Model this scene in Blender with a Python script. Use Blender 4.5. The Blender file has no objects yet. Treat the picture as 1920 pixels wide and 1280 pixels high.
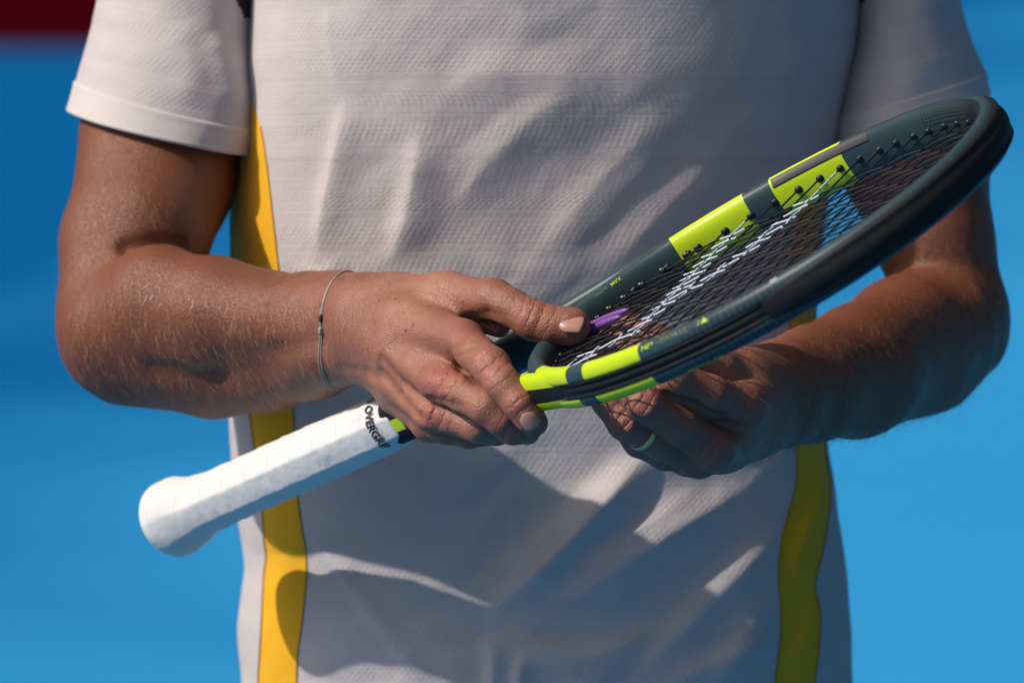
import bpy, math
import numpy as np
from mathutils import Matrix, Vector

# ------------------------------------------------------------------ camera, sky, sun
scene = bpy.context.scene
TILT = math.radians(8.0)          # the lens looks a little down
DIST = 4.0                        # camera to the plane of the hands
PXM = 0.303e-3                    # metres per photo pixel in that plane
ORIGIN = np.array([0.0, 0.0, 1.12])
FWD = np.array([0.0, math.cos(TILT), -math.sin(TILT)])
UP = np.array([0.0, math.sin(TILT), math.cos(TILT)])
RIGHT = np.array([1.0, 0.0, 0.0])
BASIS = np.stack([RIGHT, FWD, UP], 1)

def world(p):
    """body frame (right, away, up) in metres -> world"""
    return np.asarray(p, float) @ BASIS.T + ORIGIN

def P(px, py, y):
    """a point of the body frame at depth y that the photo shows at px, py"""
    s = PXM * (DIST + y) / DIST
    return np.array([(px - 960) * s, y, (640 - py) * s])

cam_data = bpy.data.cameras.new('camera')
cam = bpy.data.objects.new('camera', cam_data)
scene.collection.objects.link(cam)
scene.camera = cam
cam.location = Vector(world([0, -DIST, 0]))
cam.rotation_euler = (math.radians(90) - TILT, 0, 0)
cam_data.sensor_width = 36
cam_data.lens = 36 * DIST / (1920 * PXM)
cam_data.clip_start = 0.1
cam_data.clip_end = 500
cam_data.dof.use_dof = True
cam_data.dof.focus_distance = DIST + 0.05
cam_data.dof.aperture_fstop = 7.5
cam_data.dof.aperture_blades = 9

SUN_AZ, SUN_EL = math.radians(63.5), math.radians(37.6)      # left of the lens axis, above it
sun_cam = np.array([-math.sin(SUN_AZ) * math.cos(SUN_EL), -math.cos(SUN_AZ) * math.cos(SUN_EL), math.sin(SUN_EL)])
sun_dir = Vector(sun_cam @ BASIS.T)
sun_data = bpy.data.lights.new('sun', 'SUN')
sun = bpy.data.objects.new('sun', sun_data)
scene.collection.objects.link(sun)
sun.rotation_euler = (-sun_dir).to_track_quat('-Z', 'Y').to_euler()
sun_data.energy = 5.0
sun_data.angle = math.radians(0.8)
sun_data.color = (1.0, 0.93, 0.84)

w = bpy.data.worlds.new('World')
scene.world = w
w.use_nodes = True
wn = w.node_tree.nodes
sky = wn.new('ShaderNodeTexSky')
sky.sky_type = 'NISHITA'
sky.sun_disc = False
sky.dust_density = 8.0
sky.air_density = 0.5
sky.ozone_density = 0.6
sky.sun_elevation = math.asin(sun_dir.z)
sky.sun_rotation = math.atan2(sun_dir.x, sun_dir.y)
w.node_tree.links.new(sky.outputs[0], wn['Background'].inputs[0])
wn['Background'].inputs[1].default_value = 0.08
scene.view_settings.view_transform = 'Standard'
scene.view_settings.look = 'None'
scene.view_settings.exposure = -0.52
scene.view_settings.gamma = 1.0
scene.view_settings.use_curve_mapping = False
scene.cycles.use_denoising = True
scene.cycles.max_bounces = 5
scene.cycles.diffuse_bounces = 3
scene.cycles.glossy_bounces = 3
scene.cycles.use_adaptive_sampling = True
scene.cycles.adaptive_threshold = 0.015

rng = np.random.default_rng(7)
COL = scene.collection

# ------------------------------------------------------------------ material helpers
class NT:
    """small helper to write node maths"""
    def __init__(self, name):
        self.m = bpy.data.materials.new(name)
        self.m.use_nodes = True
        self.t = self.m.node_tree
        self.n = self.t.nodes
        self.b = self.n['Principled BSDF']
    def link(self, a, b): self.t.links.new(a, b)
    def put(self, sock, v):
        if isinstance(v, bpy.types.NodeSocket): self.link(v, sock)
        else: sock.default_value = v
    def math(self, op, a, b=None, c=None, clamp=False):
        x = self.n.new('ShaderNodeMath'); x.operation = op; x.use_clamp = clamp
        self.put(x.inputs[0], a)
        if b is not None: self.put(x.inputs[1], b)
        if c is not None: self.put(x.inputs[2], c)
        return x.outputs[0]
    def coord(self, which='Object'):
        return self.n.new('ShaderNodeTexCoord').outputs[which]
    def sep(self, v):
        x = self.n.new('ShaderNodeSeparateXYZ'); self.link(v, x.inputs[0]); return x.outputs
    def mapping(self, v, scale=(1, 1, 1), rot=(0, 0, 0)):
        x = self.n.new('ShaderNodeMapping'); self.link(v, x.inputs[0])
        x.inputs['Scale'].default_value = scale; x.inputs['Rotation'].default_value = rot
        return x.outputs[0]
    def noise(self, scale, detail=3, rough=0.5, vec=None, out=0):
        x = self.n.new('ShaderNodeTexNoise'); x.inputs['Scale'].default_value = scale
        x.inputs['Detail'].default_value = detail; x.inputs['Roughness'].default_value = rough
        self.link(vec if vec is not None else self.coord(), x.inputs['Vector'])
        return x.outputs[out]
    def voronoi(self, scale, vec=None, feature='F1', out='Distance'):
        x = self.n.new('ShaderNodeTexVoronoi'); x.feature = feature; x.inputs['Scale'].default_value = scale
        self.link(vec if vec is not None else self.coord(), x.inputs['Vector'])
        return x.outputs[out]
    def ramp(self, f, stops):
        x = self.n.new('ShaderNodeValToRGB'); self.link(f, x.inputs[0]); e = x.color_ramp.elements
        while len(e) < len(stops): e.new(0.5)
        for k, (p, c) in enumerate(stops):
            e[k].position = p; e[k].color = (*c, 1) if len(c) == 3 else c
        return x.outputs[0]
    def mix(self, f, a, b, mode='MIX'):
        x = self.n.new('ShaderNodeMix'); x.data_type = 'RGBA'; x.blend_type = mode
        self.put(x.inputs[0], f)
        for s, v in ((x.inputs[6], a), (x.inputs[7], b)):
            if isinstance(v, bpy.types.NodeSocket): self.link(v, s)
            else: s.default_value = (*v, 1)
        return x.outputs[2]
    def attr(self, name):
        x = self.n.new('ShaderNodeAttribute'); x.attribute_name = name; return x
    def bump(self, h, dist, strength=1.0, normal=None):
        x = self.n.new('ShaderNodeBump'); x.inputs['Strength'].default_value = strength
        x.inputs['Distance'].default_value = dist; self.link(h, x.inputs['Height'])
        if normal is not None: self.link(normal, x.inputs['Normal'])
        return x.outputs[0]
    def set(self, **kw):
        names = dict(color='Base Color', rough='Roughness', metal='Metallic', spec='Specular IOR Level', normal='Normal',
                     sss='Subsurface Weight', sss_scale='Subsurface Scale', sss_radius='Subsurface Radius', coat='Coat Weight',
                     coat_rough='Coat Roughness', sheen='Sheen Weight', sheen_rough='Sheen Roughness', trans='Transmission Weight')
        for k, v in kw.items():
            s = self.b.inputs[names[k]]
            if isinstance(v, bpy.types.NodeSocket): self.link(v, s)
            elif k == 'color': s.default_value = (*v, 1)
            else: s.default_value = v
        return self.m

def plain(name, color, rough=0.5, **kw):
    m = NT(name)
    f = m.noise(90, 4)
    c = m.mix(m.math('MULTIPLY', f, 0.5), color, tuple(x * 0.72 for x in color))
    return m.set(color=c, rough=rough, **kw)

def skin_material():
    m = NT('tanned_skin')
    oc = m.coord()
    big = m.noise(16, 4, 0.55, oc)
    mid = m.noise(90, 5, 0.6, oc)
    spots = m.voronoi(210, oc)
    c = m.ramp(big, [(0.3, (0.25, 0.096, 0.056)), (0.5, (0.315, 0.130, 0.082)), (0.7, (0.385, 0.168, 0.110))])
    c = m.mix(m.math('MULTIPLY', m.math('SUBTRACT', mid, 0.40, clamp=True), 1.5), c, (0.25, 0.085, 0.055))
    fr = m.math('MULTIPLY', m.math('LESS_THAN', spots, 0.16), m.math('GREATER_THAN', m.noise(60, 2, 0.5, oc), 0.55))
    c = m.mix(m.math('MULTIPLY', fr, 0.5), c, (0.16, 0.06, 0.035))
    c = m.mix(m.math('MULTIPLY', m.attr('red').outputs['Fac'], 0.55), c, (0.38, 0.10, 0.085))
    c = m.mix(m.math('MULTIPLY', m.attr('tan').outputs['Fac'], 0.85), c, (0.170, 0.049, 0.019))
    c = m.mix(m.attr('mole').outputs['Fac'], c, (0.045, 0.018, 0.012))
    h = m.math('ADD', m.math('MULTIPLY', m.voronoi(900, oc, 'DISTANCE_TO_EDGE'), 0.9), m.math('MULTIPLY', m.noise(260, 5, 0.65, oc), 0.8))
    h2 = m.voronoi(420, m.mapping(oc, (1, 1.7, 0.8), (0.3, 0.5, 0.7)), 'DISTANCE_TO_EDGE')
    h = m.math('ADD', h, m.math('MULTIPLY', h2, 0.7))
    nrm = m.bump(h, 0.00058, 0.8)
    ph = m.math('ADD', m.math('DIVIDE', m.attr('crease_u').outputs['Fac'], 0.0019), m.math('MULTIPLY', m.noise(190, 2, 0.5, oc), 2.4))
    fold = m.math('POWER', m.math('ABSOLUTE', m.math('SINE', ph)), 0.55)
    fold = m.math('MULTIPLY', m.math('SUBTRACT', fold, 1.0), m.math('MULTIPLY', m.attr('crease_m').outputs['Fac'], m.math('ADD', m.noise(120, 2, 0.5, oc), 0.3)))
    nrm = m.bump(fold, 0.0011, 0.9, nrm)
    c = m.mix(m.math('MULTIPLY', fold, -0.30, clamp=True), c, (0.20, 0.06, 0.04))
    r = m.math('ADD', 0.34, m.math('MULTIPLY', mid, 0.24))
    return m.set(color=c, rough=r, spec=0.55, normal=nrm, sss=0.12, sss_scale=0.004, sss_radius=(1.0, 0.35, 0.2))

def fabric_material(name, color, strength=1.0, pattern=True):
    m = NT(name)
    uv = m.sep(m.coord('UV'))
    u, v = uv[0], uv[1]
    tau = 2 * math.pi
    wob = m.math('MULTIPLY', m.noise(25, 2), 0.0012)
    v2 = m.math('ADD', v, wob)
    band = m.math('SINE', m.math('MULTIPLY', v2, tau / 0.0205))
    band = m.math('MULTIPLY_ADD', band, 0.8, 0.5, clamp=True)
    cell = m.math('MULTIPLY', m.math('SINE', m.math('MULTIPLY', m.math('ADD', u, m.math('MULTIPLY', v, 0.15)), tau / 0.0040)),
                  m.math('SINE', m.math('MULTIPLY', v2, tau / 0.0050)))
    dots = m.math('MULTIPLY', m.math('MULTIPLY_ADD', cell, 3.0, -0.4, clamp=True), -1.0)
    band = m.math('MULTIPLY_ADD', band, 0.7, 0.3)
    lines = m.math('MULTIPLY', m.math('POWER', m.math('ABSOLUTE', m.math('SINE', m.math('MULTIPLY', v2, math.pi / 0.0041))), 6.0), 0.5)
    dash = m.math('MULTIPLY_ADD', m.math('SINE', m.math('MULTIPLY', u, tau / 0.004)), 0.3, 0.7)
    lines = m.math('MULTIPLY', lines, dash)
    inv = m.math('SUBTRACT', 1.0, band)
    h = m.math('ADD', m.math('MULTIPLY', dots, band), m.math('MULTIPLY', lines, inv))
    knit = m.math('MULTIPLY', m.math('SINE', m.math('MULTIPLY', u, tau / 0.0011)), m.math('SINE', m.math('MULTIPLY', v, tau / 0.0013)))
    h = m.math('ADD', h, m.math('MULTIPLY', knit, 0.18)) if pattern else knit
    soft = m.noise(34, 4, 0.6)
    n1 = m.bump(soft, 0.004, 0.35 * strength)
    n2 = m.bump(h, 0.00024 if pattern else 0.0001, 0.8 * strength, n1)
    dirt = m.noise(9, 4)
    c = m.mix(m.math('MULTIPLY', dirt, 0.25), color, tuple(x * 0.8 for x in color))
    if pattern:
        c = m.mix(m.math('MULTIPLY', m.math('MULTIPLY', m.math('ABSOLUTE', dots), band), 0.11), c, tuple(x * 0.55 for x in color))
        c = m.mix(m.math('MULTIPLY', lines, 0.09), c, (0.85, 0.83, 0.83))
    return m.set(color=c, rough=0.82, spec=0.2, sheen=0.15, sheen_rough=0.5, normal=n2)

def frame_material():
    m = NT('teal_racket_paint')
    uv = m.sep(m.coord('UV'))
    t, q = m.math('ABSOLUTE', uv[0]), uv[1]
    c = m.mix(m.noise(140, 3), (0.024, 0.051, 0.063), (0.034, 0.068, 0.082))
    # halftone dots printed towards the tip on the inner face
    cell = m.math('MULTIPLY', m.math('SINE', m.math('MULTIPLY', t, 2 * math.pi / 0.046)), m.math('SINE', m.math('MULTIPLY', q, 2 * math.pi / 0.062)))
    gate = m.math('MULTIPLY', m.math('LESS_THAN', t, 1.18), m.math('GREATER_THAN', m.math('ABSOLUTE', m.math('SUBTRACT', q, 0.5)), -1.0))
    thr = m.math('MULTIPLY_ADD', t, 1.6, -1.15)
    inner = m.math('MULTIPLY', m.math('GREATER_THAN', q, 0.27), m.math('LESS_THAN', q, 0.73))
    dots = m.math('MULTIPLY', m.math('MULTIPLY', m.math('GREATER_THAN', m.math('ABSOLUTE', cell), thr), gate), inner)
    c = m.mix(dots, c, (0.008, 0.012, 0.016))
    # fine cross ribs printed on the outer bevels
    rib = m.math('GREATER_THAN', m.math('SINE', m.math('MULTIPLY', t, 2 * math.pi / 0.027)), 0.15)
    rg = m.math('MULTIPLY', m.math('MULTIPLY', m.math('LESS_THAN', t, 1.42), m.math('GREATER_THAN', t, 0.98)), m.math('SUBTRACT', 1.0, inner))
    c = m.mix(m.math('MULTIPLY', m.math('MULTIPLY', rib, rg), 0.7), c, (0.014, 0.028, 0.036))
    scuff = m.math('MULTIPLY', m.math('GREATER_THAN', m.noise(170, 6, 0.75, m.mapping(m.coord(), (1, .35, 1), (.4, .2, .9))), 0.66), 0.3)
    c = m.mix(scuff, c, (0.22, 0.25, 0.26))
    nrm = m.bump(m.noise(900, 2), 0.00006, 0.5)
    return m.set(color=c, rough=0.42, spec=0.35, normal=nrm)

def grip_material():
    m = NT('white_overgrip')
    uv = m.sep(m.coord('UV'))
    ph = m.math('FRACT', m.math('ADD', m.math('DIVIDE', uv[0], 0.0205), uv[1]))
    seam = m.math('LESS_THAN', ph, 0.045)
    h = m.math('ADD', m.math('MULTIPLY', seam, -0.6), m.math('MULTIPLY', m.noise(420, 4, 0.6), 0.6))
    big = m.noise(55, 3)
    c = m.mix(m.math('MULTIPLY', big, 0.3), (0.74, 0.735, 0.73), (0.68, 0.675, 0.67))
    c = m.mix(m.math('MULTIPLY', seam, 0.4), c, (0.42, 0.42, 0.44))
    return m.set(color=c, rough=0.62, spec=0.3, normal=m.bump(h, 0.0004, 0.7, m.bump(big, 0.003, 0.4)))

def string_material():
    m = NT('black_string_with_stencil')
    a = m.attr('stencil').outputs['Fac']
    f = m.math('GREATER_THAN', m.math('ADD', a, m.math('MULTIPLY', m.noise(420, 3), 0.9)), 1.34)
    c = m.mix(f, (0.010, 0.010, 0.012), (0.52, 0.58, 0.66))
    r = m.math('MULTIPLY_ADD', f, 0.1, 0.42)
    return m.set(color=c, rough=r, spec=0.5)

def bumper_material():
    m = NT('black_bumper_rubber')
    c = m.mix(m.noise(160, 5, 0.7), (0.006, 0.0065, 0.008), (0.022, 0.023, 0.026))
    return m.set(color=c, rough=0.6, spec=0.22, normal=m.bump(m.noise(300, 5, 0.7), 0.0004, 0.6))

def court_material():
    m = NT('blue_court_acrylic')
    xy = m.sep(m.coord())
    # a painted change of blue that crosses the court on the slant
    d = m.math('ADD', m.math('MULTIPLY', xy[0], COURT_EDGE[0]), m.math('ADD', m.math('MULTIPLY', xy[1], COURT_EDGE[1]), COURT_EDGE[2]))
    f = m.math('MULTIPLY_ADD', m.math('ADD', d, m.math('MULTIPLY', m.math('SUBTRACT', m.noise(0.9, 2), 0.5), 2.0)), 0.55, 0.5, clamp=True)
    n = m.noise(0.6, 4)
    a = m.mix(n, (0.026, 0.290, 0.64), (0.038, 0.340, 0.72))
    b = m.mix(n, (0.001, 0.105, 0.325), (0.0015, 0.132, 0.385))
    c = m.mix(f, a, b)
    # unseen deeper blue added round the player to weaken the blue bounce light
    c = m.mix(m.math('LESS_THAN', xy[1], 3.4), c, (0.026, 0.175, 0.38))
    return m.set(color=c, rough=0.9, spec=0.03, normal=m.bump(m.noise(200, 3), 0.002, 0.4))

MAT = {}
# ------------------------------------------------------------------ mesh helpers
def mesh_obj(name, verts, faces, mat, parent=None, uv=None, smooth=True, frame=True, mats=None, fmat=None):
    v = world(verts) if frame else np.asarray(verts, float)
    me = bpy.data.meshes.new(name)
    if isinstance(faces, np.ndarray):
        n = faces.shape[1]
        me.vertices.add(len(v)); me.vertices.foreach_set('co', v.astype(np.float32).ravel())
        me.loops.add(faces.size); me.loops.foreach_set('vertex_index', faces.astype(np.int32).ravel())
        me.polygons.add(len(faces)); me.polygons.foreach_set('loop_start', np.arange(0, faces.size, n, dtype=np.int32))
        me.update(calc_edges=True); me.validate()
    else:
        me.from_pydata([tuple(x) for x in v], [], faces); me.update()
    for mm in (mats or [mat]): me.materials.append(mm)
    if fmat is not None: me.polygons.foreach_set('material_index', np.asarray(fmat, np.int32))
    if smooth: me.polygons.foreach_set('use_smooth', np.ones(len(me.polygons), bool))
    if uv is not None:
        l = me.uv_layers.new(name='UVMap')
        idx = np.empty(len(me.loops), np.int32); me.loops.foreach_get('vertex_index', idx)
        l.data.foreach_set('uv', np.asarray(uv, np.float32)[idx].ravel())
    o = bpy.data.objects.new(name, me); COL.objects.link(o)
    if parent is not None: o.parent = parent
    return o

def grid_faces(nr, nc, wrap=False):
    r, c = np.meshgrid(np.arange(nr - 1), np.arange(nc if wrap else nc - 1), indexing='ij')
    c2 = (c + 1) % nc
    return np.stack([r * nc + c, r * nc + c2, (r + 1) * nc + c2, (r + 1) * nc + c], -1).reshape(-1, 4)

def empty(name, loc):
    o = bpy.data.objects.new(name, None); COL.objects.link(o)
    return o          # parts carry world coordinates, so the empty stays at the origin of the place

def tag(o, label, cat, kind=None, group=None):
    if label: o['label'] = label
    if cat: o['category'] = cat
    if kind: o['kind'] = kind
    if group: o['group'] = group

def catmull(pts, n):
    """smooth curve through pts (k,d), n samples"""
    p = np.asarray(pts, float); k = len(p)
    seg = np.linalg.norm(np.diff(p[:, :3], axis=0), axis=1); t = np.concatenate([[0], np.cumsum(seg)])
    m = np.zeros_like(p)
    for i in range(k):
        a, b = max(i - 1, 0), min(i + 1, k - 1)
        m[i] = (p[b] - p[a]) / (t[b] - t[a])
    x = np.linspace(0, t[-1], n); i = np.clip(np.searchsorted(t, x, 'right') - 1, 0, k - 2)
    h = t[i + 1] - t[i]; u = ((x - t[i]) / h)[:, None]; h = h[:, None]
    return (2*u**3 - 3*u**2 + 1) * p[i] + (u**3 - 2*u**2 + u) * h * m[i] + (-2*u**3 + 3*u**2) * p[i+1] + (u**3 - u**2) * h * m[i+1]

def tube(path, rad, sides=8, closed=False, caps=True):
    path = np.asarray(path, float); n = len(path); rad = np.broadcast_to(rad, (n,))
    tg = np.gradient(path, axis=0) if not closed else np.roll(path, -1, 0) - np.roll(path, 1, 0)
    tg /= np.linalg.norm(tg, axis=1)[:, None]
    ref = np.array([0, 0, 1.0]) if abs(tg[0][2]) < 0.9 else np.array([1.0, 0, 0])
    u = np.cross(tg[0], ref); u /= np.linalg.norm(u); vs = []
    for i in range(n):
        u = u - tg[i] * (u @ tg[i]); u /= np.linalg.norm(u); b = np.cross(tg[i], u)
        a = np.linspace(0, 2*np.pi, sides, endpoint=False)
        vs.append(path[i] + rad[i] * (np.cos(a)[:, None] * u + np.sin(a)[:, None] * b))
    V = np.concatenate(vs)
    F = grid_faces(n, sides, True)[:, ::-1].tolist()
    if closed:
        for c in range(sides):
            c2 = (c + 1) % sides
            F.append([(n-1)*sides + c2, (n-1)*sides + c, c, c2][::-1])
    elif caps:
        F.append(list(range(sides))); F.append(list(range((n-1)*sides, n*sides))[::-1])
    return V, F

def interp_rows(x, table):
    t = np.array(table, float)
    return [np.interp(x, t[:, 0], t[:, i]) for i in range(1, t.shape[1])]

def smooth_rows(x, table):
    """monotone-ish smooth interpolation of table rows"""
    t = np.array(table, float); out = []
    for i in range(1, t.shape[1]):
        c = catmull(np.stack([t[:, 0], t[:, i] * 0.001, 0 * t[:, 0]], 1), 800)
        out.append(np.interp(x, c[:, 0], c[:, 1] * 1000))
    return out

# ------------------------------------------------------------------ the place: court and red board
def ground_at(px, py):
    d = BASIS @ np.array([(px - 960) * PXM / DIST, 1.0, (640 - py) * PXM / DIST])
    c = world([0, -DIST, 0]); t = -c[2] / d[2]
    return c + d * t
_a, _b = ground_at(-100, 1000), ground_at(2050, 120)
_n = np.array([-(_b - _a)[1], (_b - _a)[0]]); _n /= np.linalg.norm(_n)
COURT_EDGE = (_n[0], _n[1], -_n @ _a[:2])
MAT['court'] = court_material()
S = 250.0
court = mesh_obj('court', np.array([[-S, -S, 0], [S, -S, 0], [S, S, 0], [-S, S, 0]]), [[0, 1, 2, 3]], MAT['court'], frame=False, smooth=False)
tag(court, 'blue hard tennis court surface with a darker blue area', 'court', 'structure')
_g = ground_at(90, 92)
bx0, bx1, by, bt = _g[0] - 4.0, _g[0] + 0.62, _g[1], 0.12
bv = [[x, y, z] for x in (bx0, bx1) for y in (by, by + bt) for z in (0, 1.0)]
board = mesh_obj('court_board', np.array(bv), [[0, 1, 3, 2], [4, 6, 7, 5], [0, 4, 5, 1], [2, 3, 7, 6], [1, 5, 7, 3], [0, 2, 6, 4]],
                 plain('dark_red_board', (0.105, 0.001, 0.006), 0.9, spec=0.02), frame=False, smooth=False)
tag(board, 'blurred dark red board standing on the court far behind the right elbow', 'board')

# ------------------------------------------------------------------ racket pose
RL = 0.685
RROT = np.array([[0.6858750, 0.4872180, -0.5405499], [-0.6592627, 0.7305275, -0.1780513], [0.3081367, 0.4784853, 0.8222552]])
RO = np.array([-0.2139438, 0.2951855, -0.1111302])
def rk(p): return np.asarray(p, float) @ RROT.T + RO         # racket frame (axis, width, face normal) -> body frame
HL, HW = 0.1595, 0.1217                                       # hoop centre line half length and half width
HC = RL - HL - 0.0075
def hoop(t):
    t = np.asarray(t, float)
    return np.stack([HC + HL * np.cos(t), HW * np.sin(t) * (1 + 0.06 * np.cos(t)), 0 * t], -1)
def hoop_frame(t):
    t = np.asarray(t, float); e = 1e-4
    tg = hoop(t + e) - hoop(t - e); tg /= np.linalg.norm(tg, axis=-1, keepdims=True)
    out = np.stack([tg[..., 1], -tg[..., 0], 0 * tg[..., 0]], -1)
    return hoop(t), tg, out
EXP = 2.6
def hoop_profile(q, rw=0.0066, rh=0.0127):
    c, s = np.cos(q), np.sin(q)
    r = rw * np.sign(c) * np.abs(c) ** (2 / EXP); z = rh * np.sign(s) * np.abs(s) ** (2 / EXP)
    groove = 0.0016 * np.exp(-(q_wrap(q) / 0.30) ** 4)
    return r - groove, z
def q_wrap(q): return (np.asarray(q) + np.pi) % (2 * np.pi) - np.pi
def hoop_point(t, q, off=0.0, rw=0.0066, rh=0.0127):
    """surface point of the hoop; q = 0 outside, 90 deg = face side up, 180 deg = inside"""
    t, q = np.broadcast_arrays(np.asarray(t, float), np.asarray(q, float))
    c, tg, out = hoop_frame(t)
    r, z = hoop_profile(q, rw, rh)
    L = np.hypot(np.cos(q), np.sin(q) * 0.6)
    r = r + off * np.cos(q) / L; z = z + off * np.sin(q) * 0.6 / L
    return c + out * r[..., None] + np.stack([0 * z, 0 * z, z], -1)

# ------------------------------------------------------------------ body: one implicit surface, meshed as one skin
BIG = 1e3
def mm(*rows):
    """rows (px, py, depth m, radius mm) -> capsule chain"""
    pts = [(P(r[0], r[1], r[2]), r[3] * 1e-3) for r in rows]
    return [(a[0], b[0], a[1], b[1]) for a, b in zip(pts[:-1], pts[1:])]

def cone(Q, a, b, ra, rb):
    ba = b - a; l2 = max(ba @ ba, 1e-12)
    x, y, z = Q[:, 0] - a[0], Q[:, 1] - a[1], Q[:, 2] - a[2]
    h = np.clip((x * ba[0] + y * ba[1] + z * ba[2]) / l2, 0, 1)
    x -= h * ba[0]; y -= h * ba[1]; z -= h * ba[2]
    return np.sqrt(x * x + y * y + z * z) - (ra + (rb - ra) * h)

def smin(a, b, k):
    h = np.maximum(k - np.abs(a - b), 0) / k
    return np.minimum(a, b) - h * h * h * (k / 6.0)

class Group:
    def __init__(self, caps, k):
        self.c, self.k = caps, k
        self.A, self.B = np.array([c[0] for c in caps]), np.array([c[1] for c in caps]); self.r = np.array([max(c[2], c[3]) for c in caps])
        self.BA = self.B - self.A; self.l2 = np.maximum((self.BA ** 2).sum(1), 1e-12)
    def near(self, ctr, rad):
        h = np.clip(((ctr - self.A) * self.BA).sum(1) / self.l2, 0, 1)
        return np.nonzero(np.sqrt(((ctr - self.A - h[:, None] * self.BA) ** 2).sum(1)) - self.r <= rad)[0]
    def ev(self, Q, ctr, rad):
        D = None
        for i in (range(len(self.c)) if ctr is None else self.near(ctr, rad)):
            d = cone(Q, *self.c[i])
            D = d if D is None else smin(D, d, self.k)
        return D

def comb(a, b, k):
    if a is None: return b
    if b is None: return a
    return smin(a, b, k)
def hard(a, b):
    if a is None: return b
    if b is None: return a
    return np.minimum(a, b)

K = 1e-3
# right arm of the player (left in the picture)
R_UP = Group(mm((362, -90, .378, 44), (318, 150, .360, 46), (303, 250, .350, 48), (292, 340, .336, 46), (266, 430, .306, 41), (215, 560, .284, 33))
             + mm((235, 330, .320, 26), (205, 450, .300, 27), (200, 600, .282, 26)), 18*K)
R_FO = Group(mm((206, 600, .283, 29), (228, 608, .274, 35), (300, 584, .255, 38), (400, 600, .234, 36.5), (500, 612, .212, 31.5), (590, 608, .184, 27.5), (640, 600, .166, 24))
             + mm((205, 655, .284, 25), (235, 668, .283, 27), (300, 668, .277, 29), (400, 682, .257, 31), (500, 681, .230, 27.5), (590, 660, .194, 26), (640, 645, .172, 22))
             + mm((215, 630, .280, 32), (330, 640, .260, 34), (430, 645, .240, 31))
             + mm((300, 545, .236, 24), (400, 575, .214, 22), (520, 592, .188, 18), (640, 582, .154, 17))
             + mm((590, 600, .178, 26), (630, 590, .162, 22.0), (690, 585, .138, 20.5))
             + mm((590, 640, .182, 26), (630, 644, .164, 22.5), (690, 650, .140, 20.0)), 16*K)
R_PALM = Group(mm((680, 585, .136, 20.5), (770, 612, .094, 17.5), (868, 641, .047, 12.4))
               + mm((685, 612, .130, 20.0), (760, 660, .092, 16.0), (826, 716, .050, 11.8))
               + mm((685, 640, .136, 18.5), (750, 708, .101, 13.6), (811, 772, .064, 10.8))
               + mm((688, 652, .144, 16.5), (748, 736, .116, 11.8), (805, 795, .086, 9.8))
               + mm((700, 585, .134, 19.5), (740, 572, .122, 18.0), (840, 561, .094, 15.0), (926, 561, .064, 11.0))
               + mm((760, 600, .116, 19), (850, 612, .088, 14.5))
               + mm((740, 640, .132, 17), (835, 722, .092, 13)), 11*K)
R_TEND = Group(mm((700, 602, .1055, 2.8), (780, 622, .0690, 2.4), (856, 638, .0345, 2.8))
               + mm((704, 634, .1005, 3.0), (765, 672, .0705, 2.8), (826, 714, .0365, 3.2))
               + mm((704, 662, .1095, 3.0), (752, 714, .0835, 2.9), (811, 770, .0520, 3.2))
               + mm((706, 690, .1190, 2.8), (745, 738, .1005, 2.7), (800, 790, .0750, 2.9)), 3*K)
R_FING = [
    Group(mm((868, 641, .046, 12.0), (896, 665, .024, 10.8), (921, 687, .003, 10.9), (943, 719, -.009, 9.9), (974, 757, -.015, 9.0), (992, 781, -.014, 8.2), (1003, 793, -.011, 7.4)), 5*K),
    Group(mm((826, 716, .048, 11.7), (868, 737, .030, 10.4), (914, 763, .013, 10.2), (940, 786, .012, 9.0), (961, 803, .016, 8.9), (988, 808, .030, 7.8)), 5*K),
    Group(mm((811, 772, .062, 10.8), (850, 782, .053, 9.8), (896, 798, .043, 9.6), (930, 806, .048, 8.4), (962, 806, .064, 7.6)), 5*K),
    Group(mm((805, 795, .084, 9.2), (840, 804, .078, 8.6), (880, 813, .072, 8.0), (910, 811, .080, 7.2), (940, 802, .094, 6.5)), 5*K),
    Group(mm((926, 561, .064, 11.4), (958, 576, .054, 10.6), (1000, 600, .0455, 11.4), (1035, 610, .0420, 10.8), (1068, 611, .0405, 10.4), (1078, 609, .0405, 9.0)), 5*K),
]
# left arm of the player (right in the picture)
L_UP = Group(mm((1655, -90, .378, 38), (1690, 120, .364, 40), (1716, 300, .350, 44), (1750, 440, .340, 35), (1785, 560, .336, 32)), 18*K)
L_FO = Group(mm((1795, 590, .338, 30), (1770, 600, .330, 38), (1702, 646, .298, 40.5), (1612, 694, .230, 36.5), (1520, 722, .180, 31), (1450, 742, .140, 26.5))
             + mm((1812, 640, .338, 23), (1750, 690, .315, 24), (1600, 745, .230, 20), (1440, 772, .140, 16))
             + mm((1705, 604, .276, 25), (1600, 656, .215, 22), (1430, 712, .128, 18))
             + mm((1455, 735, .142, 26), (1405, 722, .112, 17), (1400, 718, .108, 17))
             + mm((1455, 755, .142, 25), (1405, 778, .112, 20), (1400, 780, .108, 20)), 16*K)
L_PALM = Group(mm((1415, 740, .112, 20), (1390, 766, .068, 14.0))
               + mm((1410, 775, .108, 20), (1370, 805, .080, 17), (1338, 838, .058, 13.0))
               + mm((1410, 790, .114, 19), (1360, 830, .092, 15.5), (1310, 858, .072, 11.2))
               + mm((1410, 800, .122, 17), (1350, 838, .104, 13.5), (1290, 858, .088, 10.2))
               + mm((1418, 722, .118, 18), (1385, 708, .098, 15.0), (1345, 696, .080, 12.5))
               + mm((1400, 745, .116, 19), (1345, 775, .096, 15)), 11*K)
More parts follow.
